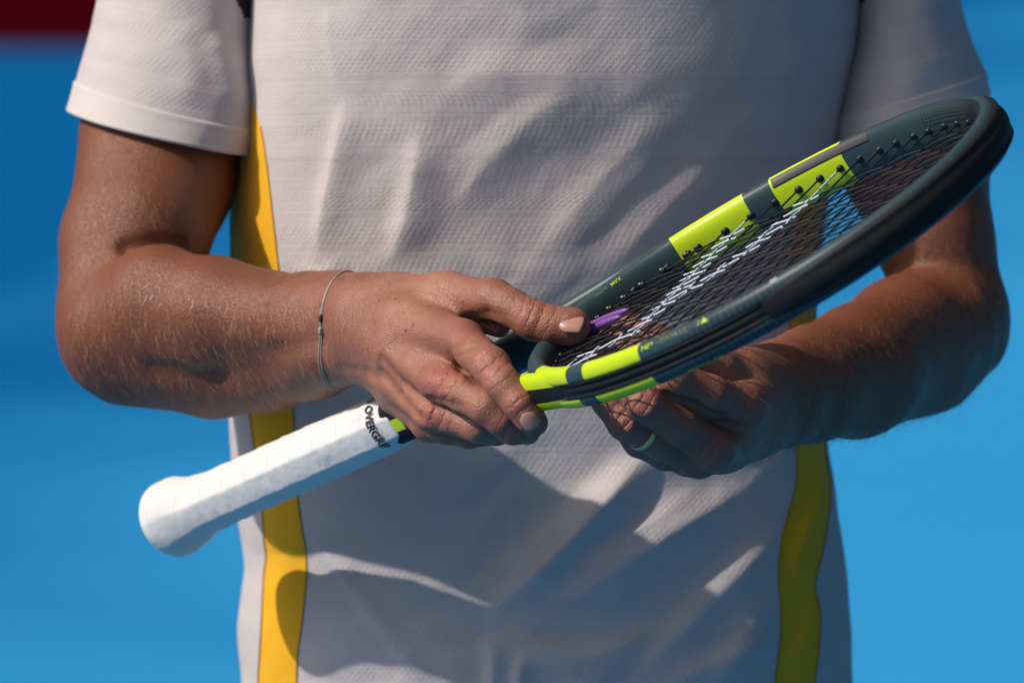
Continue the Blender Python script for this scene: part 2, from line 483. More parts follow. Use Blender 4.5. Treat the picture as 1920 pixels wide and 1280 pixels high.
L_FING = [
    Group(mm((1390, 766, .068, 13.2), (1330, 743, .046, 12.2), (1262, 714, .034, 11.6), (1205, 668, .038, 9.6), (1165, 640, .052, 8.6), (1150, 622, .062, 8.0)), 5*K),
    Group(mm((1338, 838, .058, 12.4), (1275, 798, .038, 11.0), (1210, 757, .024, 10.6), (1172, 722, .030, 9.4), (1146, 690, .042, 8.8), (1130, 668, .052, 8.0)), 5*K),
    Group(mm((1310, 858, .072, 10.8), (1245, 832, .054, 10.0), (1172, 792, .036, 10.0), (1140, 752, .038, 9.0), (1120, 712, .044, 8.4), (1112, 690, .052, 7.6)), 5*K),
    Group(mm((1290, 858, .088, 9.4), (1245, 853, .072, 8.4), (1196, 830, .058, 7.9), (1162, 790, .060, 7.2), (1145, 750, .064, 6.8)), 5*K),
    Group(mm((1345, 696, .080, 12.4), (1290, 672, .066, 11.2), (1235, 648, .060, 11.0), (1195, 628, .062, 9.8), (1172, 612, .066, 9.0)), 5*K),
]
TORSO = Group(mm((800, -60, .42, 90), (830, 500, .41, 80), (840, 800, .40, 70)) + mm((1180, -60, .42, 90), (1160, 500, .41, 80), (1160, 800, .40, 70))
              + mm((560, -140, .42, 60), (960, -170, .42, 76), (1450, -140, .42, 60)), 40*K)
# grooves cut into the skin: polyline (px, py, depth), width mm, depth mm
def groove(pts, wid, dep):
    q = [P(*p) for p in pts]
    return [(a, b, wid*K, dep*K) for a, b in zip(q[:-1], q[1:])]
GROOVES = groove([(232, 900, .9), (235, 900, .9)], 1, .01)
GMID = np.array([(g[0] + g[1]) / 2 for g in GROOVES])
def knuckle(c, axis, half, n, step, wid, dep):
    """short creases across a finger joint, c/axis in picture pixels, laid on the skin"""
    ax = np.array(axis, float); ax /= np.linalg.norm(ax); pr = np.array([-ax[1], ax[0]]); g = []
    for i in range(n):
        o = (i - (n - 1) / 2) * step; l = half * (1 - 0.25 * abs(i - (n - 1) / 2) / max(n / 2, 1)) * rng.uniform(.75, 1.05)
        m0 = np.array(c) + ax * o; bow = ax * (2.5 if o > 0 else -2.5) * (abs(o) / (step * n))
        pts = [m0 - pr * l - bow, m0 - pr * l * .4 + bow * .6, m0 + pr * l * .4 + bow * .6, m0 + pr * l - bow]
        pts = [p + rng.normal(0, .9, 2) for p in pts]
        ys = [surf_y(p[0], p[1]) for p in pts]
        if any(y is None for y in ys): continue
        g += groove([(p[0], p[1], y) for p, y in zip(pts, ys)], wid * rng.uniform(.8, 1.2), dep * rng.uniform(.6, 1.2))
    return g
# small bumps: bone heads and the fleshy pinch at the thumb web
BUMPS = Group(mm((1004, 598, .0395, 5.5), (1010, 600, .0395, 5.0)) + mm((866, 640, .0370, 5.0), (872, 645, .0355, 4.5)) + mm((828, 716, .0395, 5.0), (834, 720, .0380, 4.5))
              + mm((813, 772, .0540, 4.6), (818, 775, .0530, 4.2)) + mm((662, 650, .1330, 8.0), (672, 655, .1300, 7.0)) + mm((921, 688, -.0035, 4.6), (926, 693, -.0040, 4.2))
              + mm((1388, 767, .058, 6), (1383, 764, .057, 5)) + mm((1336, 837, .0485, 6), (1330, 833, .0475, 5)), 4*K)
WEB = Group(mm((905, 598, .082, 8.0), (936, 612, .078, 6.5)), 4*K)
WEBS = Group(mm((846, 686, .058, 9), (876, 708, .044, 6.5)) + mm((1330, 790, .060, 10), (1285, 762, .048, 7)), 4*K)

def body_sdf(Q, ctr=None, rad=None):
    n = len(Q); D = None; Q = np.asfortranarray(Q, np.float32)
    for up, fo, palm, fing, tend in ((R_UP, R_FO, R_PALM, R_FING, R_TEND), (L_UP, L_FO, L_PALM, L_FING, None)):
        arm = comb(up.ev(Q, ctr, rad), fo.ev(Q, ctr, rad), 9*K)
        pl = palm.ev(Q, ctr, rad)
        if tend is not None:
            pl = comb(pl, tend.ev(Q, ctr, rad), 5*K)
        hand = pl
        for f in fing:
            d = f.ev(Q, ctr, rad)
            if d is not None: hand = hard(hand, comb(pl, d, 8*K))
        D = hard(D, comb(arm, hand, 16*K))
    D = comb(D, BUMPS.ev(Q, ctr, rad), 7*K)
    D = hard(comb(D, WEBS.ev(Q, ctr, rad), 4*K), WEB.ev(Q, ctr, rad))
    D = comb(D, TORSO.ev(Q, ctr, rad), 30*K)
    if D is None: return np.full(n, BIG)
    for i in (range(len(GROOVES)) if ctr is None else np.nonzero(np.linalg.norm(GMID - ctr, axis=1) < rad - .03)[0]):
        a, b, wd, dp = GROOVES[i]
        d = cone(Q, a, b, 0, 0)
        D = D + dp * np.exp(-(d / wd) ** 2)
    return D

def surf_y(px, py):
    """depth of the skin seen at px, py"""
    ys = np.linspace(-.05, .42, 700); Q = np.stack([P(px, py, y) for y in ys]); d = body_sdf(Q)
    i = np.nonzero(d < 0)[0]
    return ys[i[0]] if len(i) else None
_kn = [((1004, 576), (1, .45), 17, 3, 10, 1.5, .55), ((930, 690), (.62, .78), 16, 2, 9, 1.5, .4), ((1210, 755), (-.8, -.55), 16, 3, 8, 1.5, .5), ((1170, 792), (-.7, -.6), 14, 3, 8, 1.5, .5)]
_g2 = []
_el = [(x, y, surf_y(x, y)) for x, y in ((238, 466), (285, 458), (335, 461), (380, 474))]
for _pl, _w, _d in (([(716, 676), (758, 722), (797, 754)], 3.6, 2.4), ([(714, 698), (748, 742), (790, 782)], 3.4, 2.2), ([(738, 648), (785, 682), (822, 690)], 6.0, 1.5),
                    ([(640, 690), (690, 700), (720, 712)], 4.0, 1.2), ([(845, 668), (868, 692), (890, 716)], 3.5, 1.6), ([(420, 668), (520, 660), (600, 640)], 7.0, 1.6), ([(290, 690), (400, 702), (520, 690)], 8.0, 2.0),
                    ([(806, 748), (835, 755), (862, 760)], 3.0, 1.4), ([(1250, 738), (1300, 758), (1350, 780)], 2.6, 2.2), ([(1190, 782), (1245, 812), (1305, 846)], 2.6, 2.2), ([(1352, 790), (1372, 800), (1395, 806)], 4.0, 1.6), ([(880, 596), (915, 588), (935, 592)], 4.0, 1.2)):
    _q = [(x, y, surf_y(x, y)) for x, y in _pl]
    if all(q_[2] is not None for q_ in _q): _g2 += groove(_q, _w, _d)
_g2 += groove([(x, y, d if d is not None else .30) for x, y, d in _el], 5.0, 4.6)
for k_ in _kn: _g2 += knuckle(*k_)
GROOVES += _g2; GMID = np.array([(g[0] + g[1]) / 2 for g in GROOVES])

def mesh_implicit(f, lo, hi, h, m=8):
    sb = h * m * 4                                             # super block edge
    nsb = np.ceil((hi - lo) / sb).astype(int)
    idx = np.stack(np.meshgrid(*[np.arange(k) for k in nsb], indexing='ij'), -1).reshape(-1, 3)
    ctr = lo + (idx + 0.5) * sb
    keep = np.abs(f(ctr)) < sb * 0.87 + 0.02
    keys, pos, quads = [], [], []
    N = nsb * m * 4 + 2
    def key(c): return (c[..., 0] * N[1] + c[..., 1]) * N[2] + c[..., 2]
    off = np.stack(np.meshgrid(*[np.arange(m + 1)] * 3, indexing='ij'), -1).reshape(-1, 3)
    bo = np.stack(np.meshgrid(*[np.arange(4)] * 3, indexing='ij'), -1).reshape(-1, 3)
    corners = np.array([(i, j, k) for i in (0, 1) for j in (0, 1) for k in (0, 1)])
    edges = [(a, b) for a in range(8) for b in range(a + 1, 8) if np.abs(corners[a] - corners[b]).sum() == 1]
    for s, c in zip(idx[keep], ctr[keep]):
        rad = sb * 0.87 + 0.045
        bc = lo + (s * 4 + bo + 0.5) * h * m
        d = f(bc, c, rad)
        blocks = (s * 4 + bo)[np.abs(d) < h * m * 0.87 + 0.006]
        if not len(blocks): continue
        g = blocks[:, None, :] * m + off[None]
        D = f(lo + g.reshape(-1, 3) * h, c, rad).reshape(-1, m + 1, m + 1, m + 1)
        sg = D < 0
        C = np.stack([D[:, i:m + i, j:m + j, k:m + k] for i, j, k in corners], -1)
        sc = C < 0
        act = sc.any(-1) & ~sc.all(-1)
        bi, ci, cj, ck = np.nonzero(act)
        if len(bi):
            v = C[bi, ci, cj, ck]; acc = np.zeros((len(bi), 3)); cnt = np.zeros(len(bi))
            for a, b in edges:
                x = (v[:, a] < 0) != (v[:, b] < 0)
                t = np.where(x, v[:, a] / np.where(x, v[:, a] - v[:, b], 1), 0)
                acc += x[:, None] * (corners[a] + t[:, None] * (corners[b] - corners[a])); cnt += x
            cell = blocks[bi] * m + np.stack([ci, cj, ck], 1)
            keys.append(key(cell)); pos.append(lo + (cell + acc / cnt[:, None]) * h)
        for ax in range(3):
            sl0 = [slice(0, m)] * 3; sl1 = list(sl0); sl1[ax] = slice(1, m + 1)
            s0, s1 = sg[(slice(None), *sl0)], sg[(slice(None), *sl1)]
            bi, ci, cj, ck = np.nonzero(s0 != s1)
            if not len(bi): continue
            cell = blocks[bi] * m + np.stack([ci, cj, ck], 1)
            e1, e2 = np.zeros(3, int), np.zeros(3, int); e1[(ax + 1) % 3] = 1; e2[(ax + 2) % 3] = 1
            q = np.stack([key(cell), key(cell - e1), key(cell - e1 - e2), key(cell - e2)], 1)
            q[~s0[bi, ci, cj, ck]] = q[~s0[bi, ci, cj, ck]][:, ::-1]
            quads.append(q)
    keys = np.concatenate(keys); pos = np.concatenate(pos); quads = np.concatenate(quads)
    o = np.argsort(keys); keys, pos = keys[o], pos[o]
    i = np.clip(np.searchsorted(keys, quads), 0, len(keys) - 1)
    ok = (keys[i] == quads).all(1)
    return pos, i[ok]

def by_block(f, Q, size=0.05):
    """evaluate f on scattered points with local culling"""
    out = np.empty(len(Q)); kx = np.floor(Q / size).astype(np.int64)
    u, inv = np.unique(kx, axis=0, return_inverse=True); inv = inv.ravel(); order = np.argsort(inv); st = np.searchsorted(inv[order], np.arange(len(u) + 1))
    for b in range(len(u)):
        ii = order[st[b]:st[b + 1]]
        out[ii] = f(Q[ii], (u[b] + 0.5) * size, size * 0.87 + 0.045)
    return out

def gradient(Q, e=4e-4):
    g = np.stack([by_block(body_sdf, Q + e * np.eye(3)[a]) - by_block(body_sdf, Q - e * np.eye(3)[a]) for a in range(3)], 1) / (2 * e)
    return g

BLO, BHI = np.array([-0.31, -0.04, -0.16]), np.array([0.33, 0.56, 0.29])
bv, bf = mesh_implicit(body_sdf, BLO, BHI, 0.00125)
def vert_normals(v, f):
    n = np.cross(v[f[:, 2]] - v[f[:, 0]], v[f[:, 3]] - v[f[:, 1]]); out = np.zeros_like(v)
    for k in range(4):
        for a in range(3): out[:, a] += np.bincount(f[:, k], n[:, a], len(v))
    return out / np.maximum(np.linalg.norm(out, axis=1), 1e-12)[:, None]
bn = vert_normals(bv, bf)
bd = by_block(body_sdf, bv)
bv = bv - bn * np.clip(bd, -.001, .001)[:, None]
bn = vert_normals(bv, bf)

MAT['skin'] = skin_material()
person = empty('person', None)
tag(person, 'tanned player in a pale shirt, cropped to torso and arms, both hands on the racket', 'person')
body = mesh_obj('body', bv, bf, MAT['skin'], person)
body['label'] = 'bare tanned forearms and hands, thumb on top of the strings'
def spot_attr(name, spots):
    a = np.zeros(len(bv))
    for px, py, y, r, amt in spots:
        d = np.linalg.norm(bv - P(px, py, y), axis=1) / (r * K)
        a = np.maximum(a, amt * np.clip(1.4 - d, 0, 1))
    at = body.data.attributes.new(name, 'FLOAT', 'POINT'); at.data.foreach_set('value', a.astype(np.float32))
spot_attr('red', [(868, 642, .034, 13, .5), (830, 718, .036, 13, 1), (814, 775, .052, 12, .9), (922, 690, -.006, 12, .7), (974, 757, -.022, 9, .6), (1003, 795, -.016, 10, .8), (960, 808, .002, 10, .7),
                  (1085, 612, .036, 10, .7), (1005, 585, .036, 10, .5), (1388, 768, .055, 13, .9), (1338, 840, .045, 14, 1), (1210, 757, .014, 12, .9), (1170, 790, .026, 12, .9), (935, 610, .07, 9, .9)])
# crease fields: distance along the finger from each joint, and how strongly the skin folds there
cu, cm_ = np.zeros(len(bv)), np.zeros(len(bv))
for px, py, ax, r, amt in [(1006, 582, (1, .45), 12, 1), (923, 690, (.6, .8), 12, .9), (975, 760, (.6, .8), 9, .6), (872, 646, (.6, .8), 14, .7), (836, 719, (.85, .5), 14, 1), (818, 777, (.9, .3), 11, 1), (960, 806, (.85, .5), 9, .8),
                           (1210, 757, (-.8, -.55), 12, 1), (1170, 792, (-.7, -.6), 11, 1), (1385, 768, (-.8, -.5), 14, .9), (1333, 838, (-.8, -.5), 14, 1), (1362, 702, (-.9, -.4), 9, .6), (700, 610, (1, .3), 26, .35)]:
    yq = surf_y(px, py)
    if yq is None: continue
    c0 = P(px, py, yq); d = np.linalg.norm(bv - c0, axis=1); m_ = amt * np.exp(-(d / (r * K)) ** 2)
    a3 = np.array([ax[0], 0, -ax[1]]); a3 /= np.linalg.norm(a3); better = m_ > cm_
    cu = np.where(better, (bv - c0) @ a3, cu); cm_ = np.maximum(cm_, m_)
for nm_, ar_ in (('crease_u', cu), ('crease_m', cm_)):
    at = body.data.attributes.new(nm_, 'FLOAT', 'POINT'); at.data.foreach_set('value', ar_.astype(np.float32))
MOLES = [(775, 609, 1.0), (761, 620, 1.0), (603, 570, 1.1), (502, 571, 1.3), (499, 592, 1.1), (243, 283, 1.4), (291, 548, 1.5), (868, 568, .8), (705, 607, .7), (690, 655, .7), (806, 575, .6), (740, 560, .6)]
spot_attr('mole', [(x, y, surf_y(x, y), r * 1.25, .85) for x, y, r in MOLES if surf_y(x, y) is not None])
# the forearms are browner than the hands
tanx = np.clip((660 - (960 + bv[:, 0] / (PXM * (1 + bv[:, 1] / DIST)))) / 160, 0, 1) + np.clip(((960 + bv[:, 0] / (PXM * (1 + bv[:, 1] / DIST))) - 1400) / 120, 0, 1)
at = body.data.attributes.new('tan', 'FLOAT', 'POINT'); at.data.foreach_set('value', np.clip(tanx, 0, 1).astype(np.float32))

# nails
MAT['nail'] = NT('fingernail').set(color=(0.44, 0.24, 0.195), rough=0.34, spec=0.4, coat=0.1, sss=0.1, sss_scale=0.002)
def nail(c, ax, nor, wid, ln, rad):
    ax = np.array(ax, float); ax /= np.linalg.norm(ax); nor = np.array(nor, float); nor -= ax * (nor @ ax); nor /= np.linalg.norm(nor); sd = np.cross(ax, nor)
    nu, nv = 15, 15; V = []
    for i in range(nu):
        for j in range(nv):
            a, b = (i / (nu - 1)) * 2 - 1, (j / (nv - 1)) * 2 - 1
            # rounded plate outline
            l = b * ln / 2; wd = wid / 2 * (1 - 0.30 * max(0, -b) ** 3) * (1 - 0.10 * max(0, b) ** 4)
            l = l - (0.10 * ln * a * a if b > 0 else -0.20 * ln * a * a) * abs(b)
            x = a * wd; drop = rad - math.sqrt(max(rad * rad - x * x, 0)); edge = max(abs(a), abs(b))
            V.append(c + ax * l + sd * x - nor * (drop * 1.0 + 0.0011 * b * b * (1 if b < 0 else 0.4) + 0.0006 * max(0, edge - .8) * 5))
    o = mesh_obj('fingernail', np.array(V), grid_faces(nu, nv), MAT['nail'], body)
    sm = o.modifiers.new('thick', 'SOLIDIFY'); sm.thickness = 0.0006; sm.offset = -1
    return o
def skin_hit(px, py, push=0.0):
    y = surf_y(px, py); p = P(px, py, y); g = gradient(p[None])[0]; g /= np.linalg.norm(g)
    return p + g * push, g
p0, g0 = skin_hit(1070, 602, .0003)
nail(p0, P(1076, 611, .0405) - P(1020, 607, .0445), g0 * .7 + np.array([.0, -.25, .65]), .0128, .0155, .0094)
p0, g0 = skin_hit(992, 789, .0003)
nail(p0, P(1003, 793, -.011) - P(974, 757, -.015), g0 * .8 + np.array([-.05, -.5, -.1]), .0100, .0115, .0074)

# ------------------------------------------------------------------ arm hair
MAT['hair'] = NT('arm_hair').set(color=(0.44, 0.25, 0.12), rough=0.35, spec=0.4)
MAT['hair_dark'] = NT('dark_arm_hair').set(color=(0.11, 0.06, 0.035), rough=0.45, spec=0.4)
def hairs(name, sel, n, flow, lmin, lmax, wid, mat, lift=0.35):
    ii = rng.choice(np.nonzero(sel)[0], n)
    p = bv[ii] + rng.normal(0, .0006, (n, 3)); nr = bn[ii]
    fl = flow(p); fl = fl + rng.normal(0, .28, (n, 3)); fl -= nr * (fl * nr).sum(1)[:, None]; fl /= np.linalg.norm(fl, axis=1)[:, None]
    sd = np.cross(nr, fl); L = rng.uniform(lmin, lmax, n)[:, None]; W = wid * rng.uniform(.7, 1.2, n)[:, None]
    lf = lift * rng.uniform(.4, 1.5, n)[:, None]; bend = sd * rng.normal(0, .18, n)[:, None]
    V, rows = [], []
    for s, ww in ((0, 1.0), (.5, .8), (1, .12)):
        c = p + fl * L * s + nr * (lf * L * (s - .45 * s * s) - .0003) + bend * L * s * s
        V += [c - sd * W * ww, c + sd * W * ww]
    V = np.stack(V, 1).reshape(-1, 3)
    base = np.arange(n)[:, None] * 6
    F = np.concatenate([base + np.array([0, 1, 3, 2]), base + np.array([2, 3, 5, 4])])
    o = mesh_obj(name, V, F, mat, body); o['kind'] = 'stuff'
    return o
bpx = 960 + bv[:, 0] / (PXM * (1 + bv[:, 1] / DIST)); bpy_ = 640 - bv[:, 2] / (PXM * (1 + bv[:, 1] / DIST))
front = bn[:, 1] < 0.55
rfo = (bpx < 700) & (bpx > 110) & (bpy_ > 470) & front
rlow = rfo & (bn[:, 2] < 0.35)
flowR = lambda p: np.tile(np.array([.25, -.1, -.95]), (len(p), 1))
hairs('arm_hair', rlow, 3400, flowR, .004, .009, .00010, MAT['hair'])
hairs('arm_hair', (bpx < 330) & (bpy_ > 270) & (bpy_ < 520) & front, 500, flowR, .004, .008, .00009, MAT['hair'])
hairs('arm_hair', (bpx > 470) & (bpx < 740) & (bn[:, 2] > .6) & (bpy_ < 580), 800, lambda p: np.tile(np.array([.6, .2, .5]), (len(p), 1)), .005, .011, .00009, MAT['hair_dark'], .8)
lfo = (bpx > 1390) & (bpy_ > 440) & front
hairs('arm_hair', lfo, 3200, lambda p: np.tile(np.array([-.25, -.1, -.9]), (len(p), 1)), .005, .011, .00011, MAT['hair'])
hairs('arm_hair', (bpx > 1420) & (bpx < 1850) & (bn[:, 2] < -.55) & (bpy_ > 700), 1100, lambda p: np.tile(np.array([-.35, .1, -.6]), (len(p), 1)), .006, .013, .00010, MAT['hair_dark'], .7)

# ------------------------------------------------------------------ shirt
MAT['shirt'] = fabric_material('pale_dimpled_jersey', (0.565, 0.512, 0.512))
MAT['yellow'] = fabric_material('yellow_jersey', (0.86, 0.44, 0.010), 0.6, False)
MAT['black_cloth'] = fabric_material('black_jersey', (0.012, 0.013, 0.016), 0.6, False)
EDGE_L = [(-200, 474), (0, 470), (250, 447), (400, 435), (600, 429), (800, 431), (950, 442), (1060, 457), (1110, 452), (1180, 446), (1280, 455), (1440, 450)]
EDGE_R = [(-200, 1625), (0, 1615), (100, 1604), (250, 1575), (400, 1548), (600, 1530), (800, 1546), (950, 1566), (1100, 1588), (1280, 1600), (1440, 1600)]
SL1 = [(-200, 440), (250, 430), (480, 436), (600, 446), (780, 470), (960, 490), (1100, 492), (1280, 488), (1440, 486)]
SL2 = [(-200, 440), (150, 455), (215, 480), (250, 491), (380, 509), (480, 521), (600, 536), (770, 550), (850, 553), (950, 561), (1040, 574), (1110, 572), (1200, 562), (1280, 558), (1440, 552)]
SR1 = [(-200, 1650), (100, 1640), (250, 1600), (330, 1545), (400, 1494), (600, 1478), (830, 1486), (900, 1488), (955, 1474), (1010, 1457), (1070, 1452), (1150, 1460), (1280, 1452), (1440, 1450)]
SR2 = [(-200, 1650), (100, 1640), (250, 1600), (330, 1562), (400, 1538), (600, 1527), (830, 1543), (940, 1545), (1000, 1540), (1060, 1527), (1090, 1523), (1150, 1533), (1280, 1530), (1440, 1528)]
DEPTH = [(-200, 132), (0, 134), (200, 132), (450, 122), (700, 118), (950, 120), (1150, 124), (1440, 120)]
NSE = 2.4
FOLDS = [  # polyline in photo pixels, half width px, height mm
    ([(652, 175), (640, 250), (622, 340), (602, 455), (606, 500)], 19, 10.5),
    ([(790, 228), (784, 300), (762, 410), (735, 505)], 25, 11),
    ([(612, -20), (622, 100), (638, 190)], 9, 1.3),
    ([(845, 165), (950, 138), (1090, 148), (1150, 140)], 46, 7.0),
    ([(1125, 160), (1010, 215), (905, 310), (860, 420)], 36, 6.5),
    ([(1255, 200), (1140, 325), (1045, 440), (985, 505)], 33, 6.5),
    ([(1390, 245), (1275, 360), (1165, 480), (1100, 545)], 36, 6.0),
    ([(1520, 280), (1430, 375), (1340, 470)], 38, 5.0),
    ([(960, -60), (985, 20), (1010, 90)], 40, 4.0),
    ([(1245, 815), (1145, 925), (1045, 1035), (935, 1140), (905, 1180)], 28, 20),
    ([(1420, 900), (1270, 990), (1120, 1090), (1000, 1165)], 32, 13),
    ([(1475, 985), (1390, 1065), (1270, 1190), (1180, 1300)], 34, 13),
    ([(1440, 1120), (1380, 1210), (1330, 1320)], 32, 9.0),
    ([(588, 1005), (650, 1085), (715, 1170), (800, 1275)], 16, 7),
    ([(640, 985), (760, 1060), (880, 1150)], 36, 2.5),
    ([(930, 1185), (1010, 1215), (1120, 1225), (1260, 1160)], 24, 9),
    ([(915, 1185), (925, 1250), (915, 1330)], 15, 8),
    ([(985, 1215), (972, 1270), (980, 1340)], 14, 8),
    ([(720, 1200), (830, 1235), (905, 1240)], 30, 4.0),
    ([(560, 505), (600, 512), (640, 490)], 13, 3.0),
    ([(1525, 840), (1530, 930), (1490, 1040), (1500, 1100)], 17, 6),
    ([(1470, 1260), (1520, 1170), (1515, 1110)], 16, 5),
    ([(880, 480), (960, 505), (1040, 500)], 22, 3.0),
    ([(700, 860), (820, 880), (1000, 900)], 50, 3.0),
    ([(470, 1060), (500, 1040), (540, 1050)], 20, -3.0),
    ([(1180, 860), (1080, 960), (980, 1040), (900, 1090)], 24, 8),
    ([(1330, 900), (1190, 1000), (1060, 1090)], 24, 8),
    ([(1460, 1180), (1340, 1240), (1230, 1300)], 26, 9),
    ([(1500, 60), (1480, 200), (1440, 300)], 45, 3.5),
    ([(520, 20), (530, 130), (560, 260)], 20, 3.5),
]
_fr = np.random.default_rng(12)
for _ in range(22):
    _x, _y = _fr.uniform(560, 1450), _fr.uniform(-40, 1280); _a = _fr.normal(2.2, .35) if _y > 120 else _fr.normal(1.6, .3); _l = _fr.uniform(50, 130)
    _p = [(_x + math.cos(_a) * _l * k + _fr.normal(0, 5), _y + math.sin(_a) * _l * k + _fr.normal(0, 5)) for k in (-1, -.3, .4, 1)]
    FOLDS.append((_p, _fr.uniform(9, 18), _fr.uniform(.5, 1.3)))
def polydist(X, Y, pts):
    c = catmull(np.array([(a, b, 0) for a, b in pts], float), 8 * len(pts)); best = np.full(X.shape, 1e9); at = np.zeros(X.shape); side = np.zeros(X.shape)
    for i in range(len(c) - 1):
        a, b = c[i, :2], c[i + 1, :2]; ab = b - a
        h = np.clip(((X - a[0]) * ab[0] + (Y - a[1]) * ab[1]) / (ab @ ab), 0, 1)
        d = np.hypot(X - a[0] - h * ab[0], Y - a[1] - h * ab[1]); m = d < best
        best = np.where(m, d, best); at = np.where(m, (i + h) / (len(c) - 1), at); side = np.where(m, (X - a[0] - h * ab[0]) * .85 + (Y - a[1] - h * ab[1]) * .5, side)
    return best, at, side / (best + 1e-6)
def vnoise(X, Y, seed, scale):
    r = np.random.default_rng(seed); G = r.normal(size=(64, 64)); x, y = X / scale, Y / scale
    i, j = np.floor(x).astype(int), np.floor(y).astype(int); u, v = x - i, y - j; u, v = u*u*u*(u*(6*u-15)+10), v*v*v*(v*(6*v-15)+10)
    g = lambda a, b: G[a % 64, b % 64]
    return (g(i, j)*(1-u) + g(i+1, j)*u)*(1-v) + (g(i, j+1)*(1-u) + g(i+1, j+1)*u)*v
def fold_height(X, Y):
    H = np.zeros(X.shape)
    for pts, wd, h in FOLDS:
        d, at, sd = polydist(X, Y, pts)
        env = np.clip(np.minimum(at, 1 - at) * 2.6 + 0.12, 0, 1); env = env * env * (3 - 2 * env)
        # the flank away from the sun falls off gently, the near one is steeper
        ww = wd * (0.95 + 1.05 * np.clip(sd * 1.2 + .5, 0, 1))
        H += 0.50 * h * env * np.exp(-np.abs(d / ww) ** 1.7)
    # loose diagonal slack of the cloth
    ca, sa = math.cos(0.9), math.sin(0.9)
    H += 0.6 * vnoise(X * ca + Y * sa, (-X * sa + Y * ca) * 0.35, 3, 95) + 0.28 * vnoise(X * ca + Y * sa, (-X * sa + Y * ca) * 0.4, 5, 48) + 0.8 * vnoise(X, Y, 9, 260)
    return H * 1e-3

rows = np.linspace(-190, 1430, 430)
eL, eR = smooth_rows(rows, EDGE_L)[0], smooth_rows(rows, EDGE_R)[0]
bdep = smooth_rows(rows, DEPTH)[0] * 1e-3
cuts = [smooth_rows(rows, t)[0] for t in (SL1, SL2, SR1, SR2)]
zz0 = (640 - rows) * PXM * 1.09
yc = 0.388 - 0.14 * zz0
sy = PXM * (DIST + yc) / DIST
xL, xR = (eL - 960) * sy, (eR - 960) * sy
zz = (640 - rows) * sy
cx, aw = (xL + xR) / 2, (xR - xL) / 2
def alpha_of(px):
    y = yc.copy()
    for _ in range(6):
        x = (px - 960) * PXM * (DIST + y) / DIST
        u = np.clip((x - cx) / aw, -.9985, .9985); al = np.sign(u) * np.arcsin(np.abs(u) ** (NSE / 2))
        y = yc - bdep * np.cos(al) ** (2 / NSE)
    return al
A = [alpha_of(c) for c in cuts]
HALF = math.pi
bands = {'back_a': (np.full_like(rows, -HALF), A[0], 50), 'stripe_a': (A[0], A[1], 34), 'front': (A[1], A[2], 400), 'stripe_b': (A[2], A[3], 34), 'back_b': (A[3], np.full_like(rows, HALF), 50)}
colsA, marks = [], [0]
for nme in ('back_a', 'stripe_a', 'front', 'stripe_b', 'back_b'):
    a, b, n = bands[nme]
    t = np.linspace(0, 1, n + 1)
    blk = a[:, None] + (b - a)[:, None] * t[None]
    colsA.append(blk if not colsA else blk[:, 1:]); marks.append(marks[-1] + n)
AL = np.concatenate(colsA, 1)
sx = np.sign(np.sin(AL)) * np.abs(np.sin(AL)) ** (2 / NSE); cyy = np.sign(np.cos(AL)) * np.abs(np.cos(AL)) ** (2 / NSE)
TX = cx[:, None] + aw[:, None] * sx; TY = yc[:, None] - bdep[:, None] * cyy; TZ = np.broadcast_to(zz[:, None], TX.shape).copy()
# the cloth hangs over the chest and hollows below it
PXg = 960 + TX / (PXM * (DIST + TY) / DIST); PYg = 640 - TZ / (PXM * (DIST + TY) / DIST)
SP = np.stack([TX, TY, TZ], -1)
du = np.gradient(SP, axis=1); dv = np.gradient(SP, axis=0); NN = np.cross(du, dv); NN /= np.linalg.norm(NN, axis=-1, keepdims=True) + 1e-12
if NN[200, marks[2] + 200, 1] > 0: NN = -NN
Hf = fold_height(PXg, PYg)
fade = np.clip((cyy + 0.15) / 0.5, 0, 1)
SP = SP + NN * (Hf * fade)[..., None]
arc = np.concatenate([np.zeros((len(rows), 1)), np.cumsum(np.linalg.norm(np.diff(SP, axis=1), axis=-1), 1)], 1)
arc = arc - arc[:, [marks[2] + 200]]
UVg = np.stack([arc, TZ], -1)
def shirt_patch(name, c0, c1, mat, parent):
    v = SP[:, c0:c1 + 1].reshape(-1, 3); u = UVg[:, c0:c1 + 1].reshape(-1, 2)
    return mesh_obj(name, v, grid_faces(len(rows), c1 - c0 + 1), mat, parent, uv=u)
# white body of the shirt: front and back in one mesh
fr = SP[:, marks[2]:marks[3] + 1]; ba = SP[:, marks[0]:marks[1] + 1]; bb = SP[:, marks[4]:marks[5] + 1]
vs, fs, us, o0 = [], [], [], 0
for blk, ublk in ((fr, UVg[:, marks[2]:marks[3] + 1]), (ba, UVg[:, marks[0]:marks[1] + 1]), (bb, UVg[:, marks[4]:marks[5] + 1])):
    vs.append(blk.reshape(-1, 3)); us.append(ublk.reshape(-1, 2)); fs.append(grid_faces(len(rows), blk.shape[1]) + o0); o0 += blk.shape[0] * blk.shape[1]
shirt = mesh_obj('shirt', np.concatenate(vs), np.concatenate(fs), MAT['shirt'], person, uv=np.concatenate(us))
shirt['label'] = 'pale dimpled sports shirt with yellow side stripes'
s1 = shirt_patch('side_stripe', marks[1], marks[2], MAT['yellow'], shirt); s1['label'] = 'yellow side stripe in the sun, on the left of the picture'
s2 = shirt_patch('side_stripe', marks[3], marks[4], MAT['yellow'], shirt); s2['label'] = 'yellow side stripe in the shade, on the right of the picture'

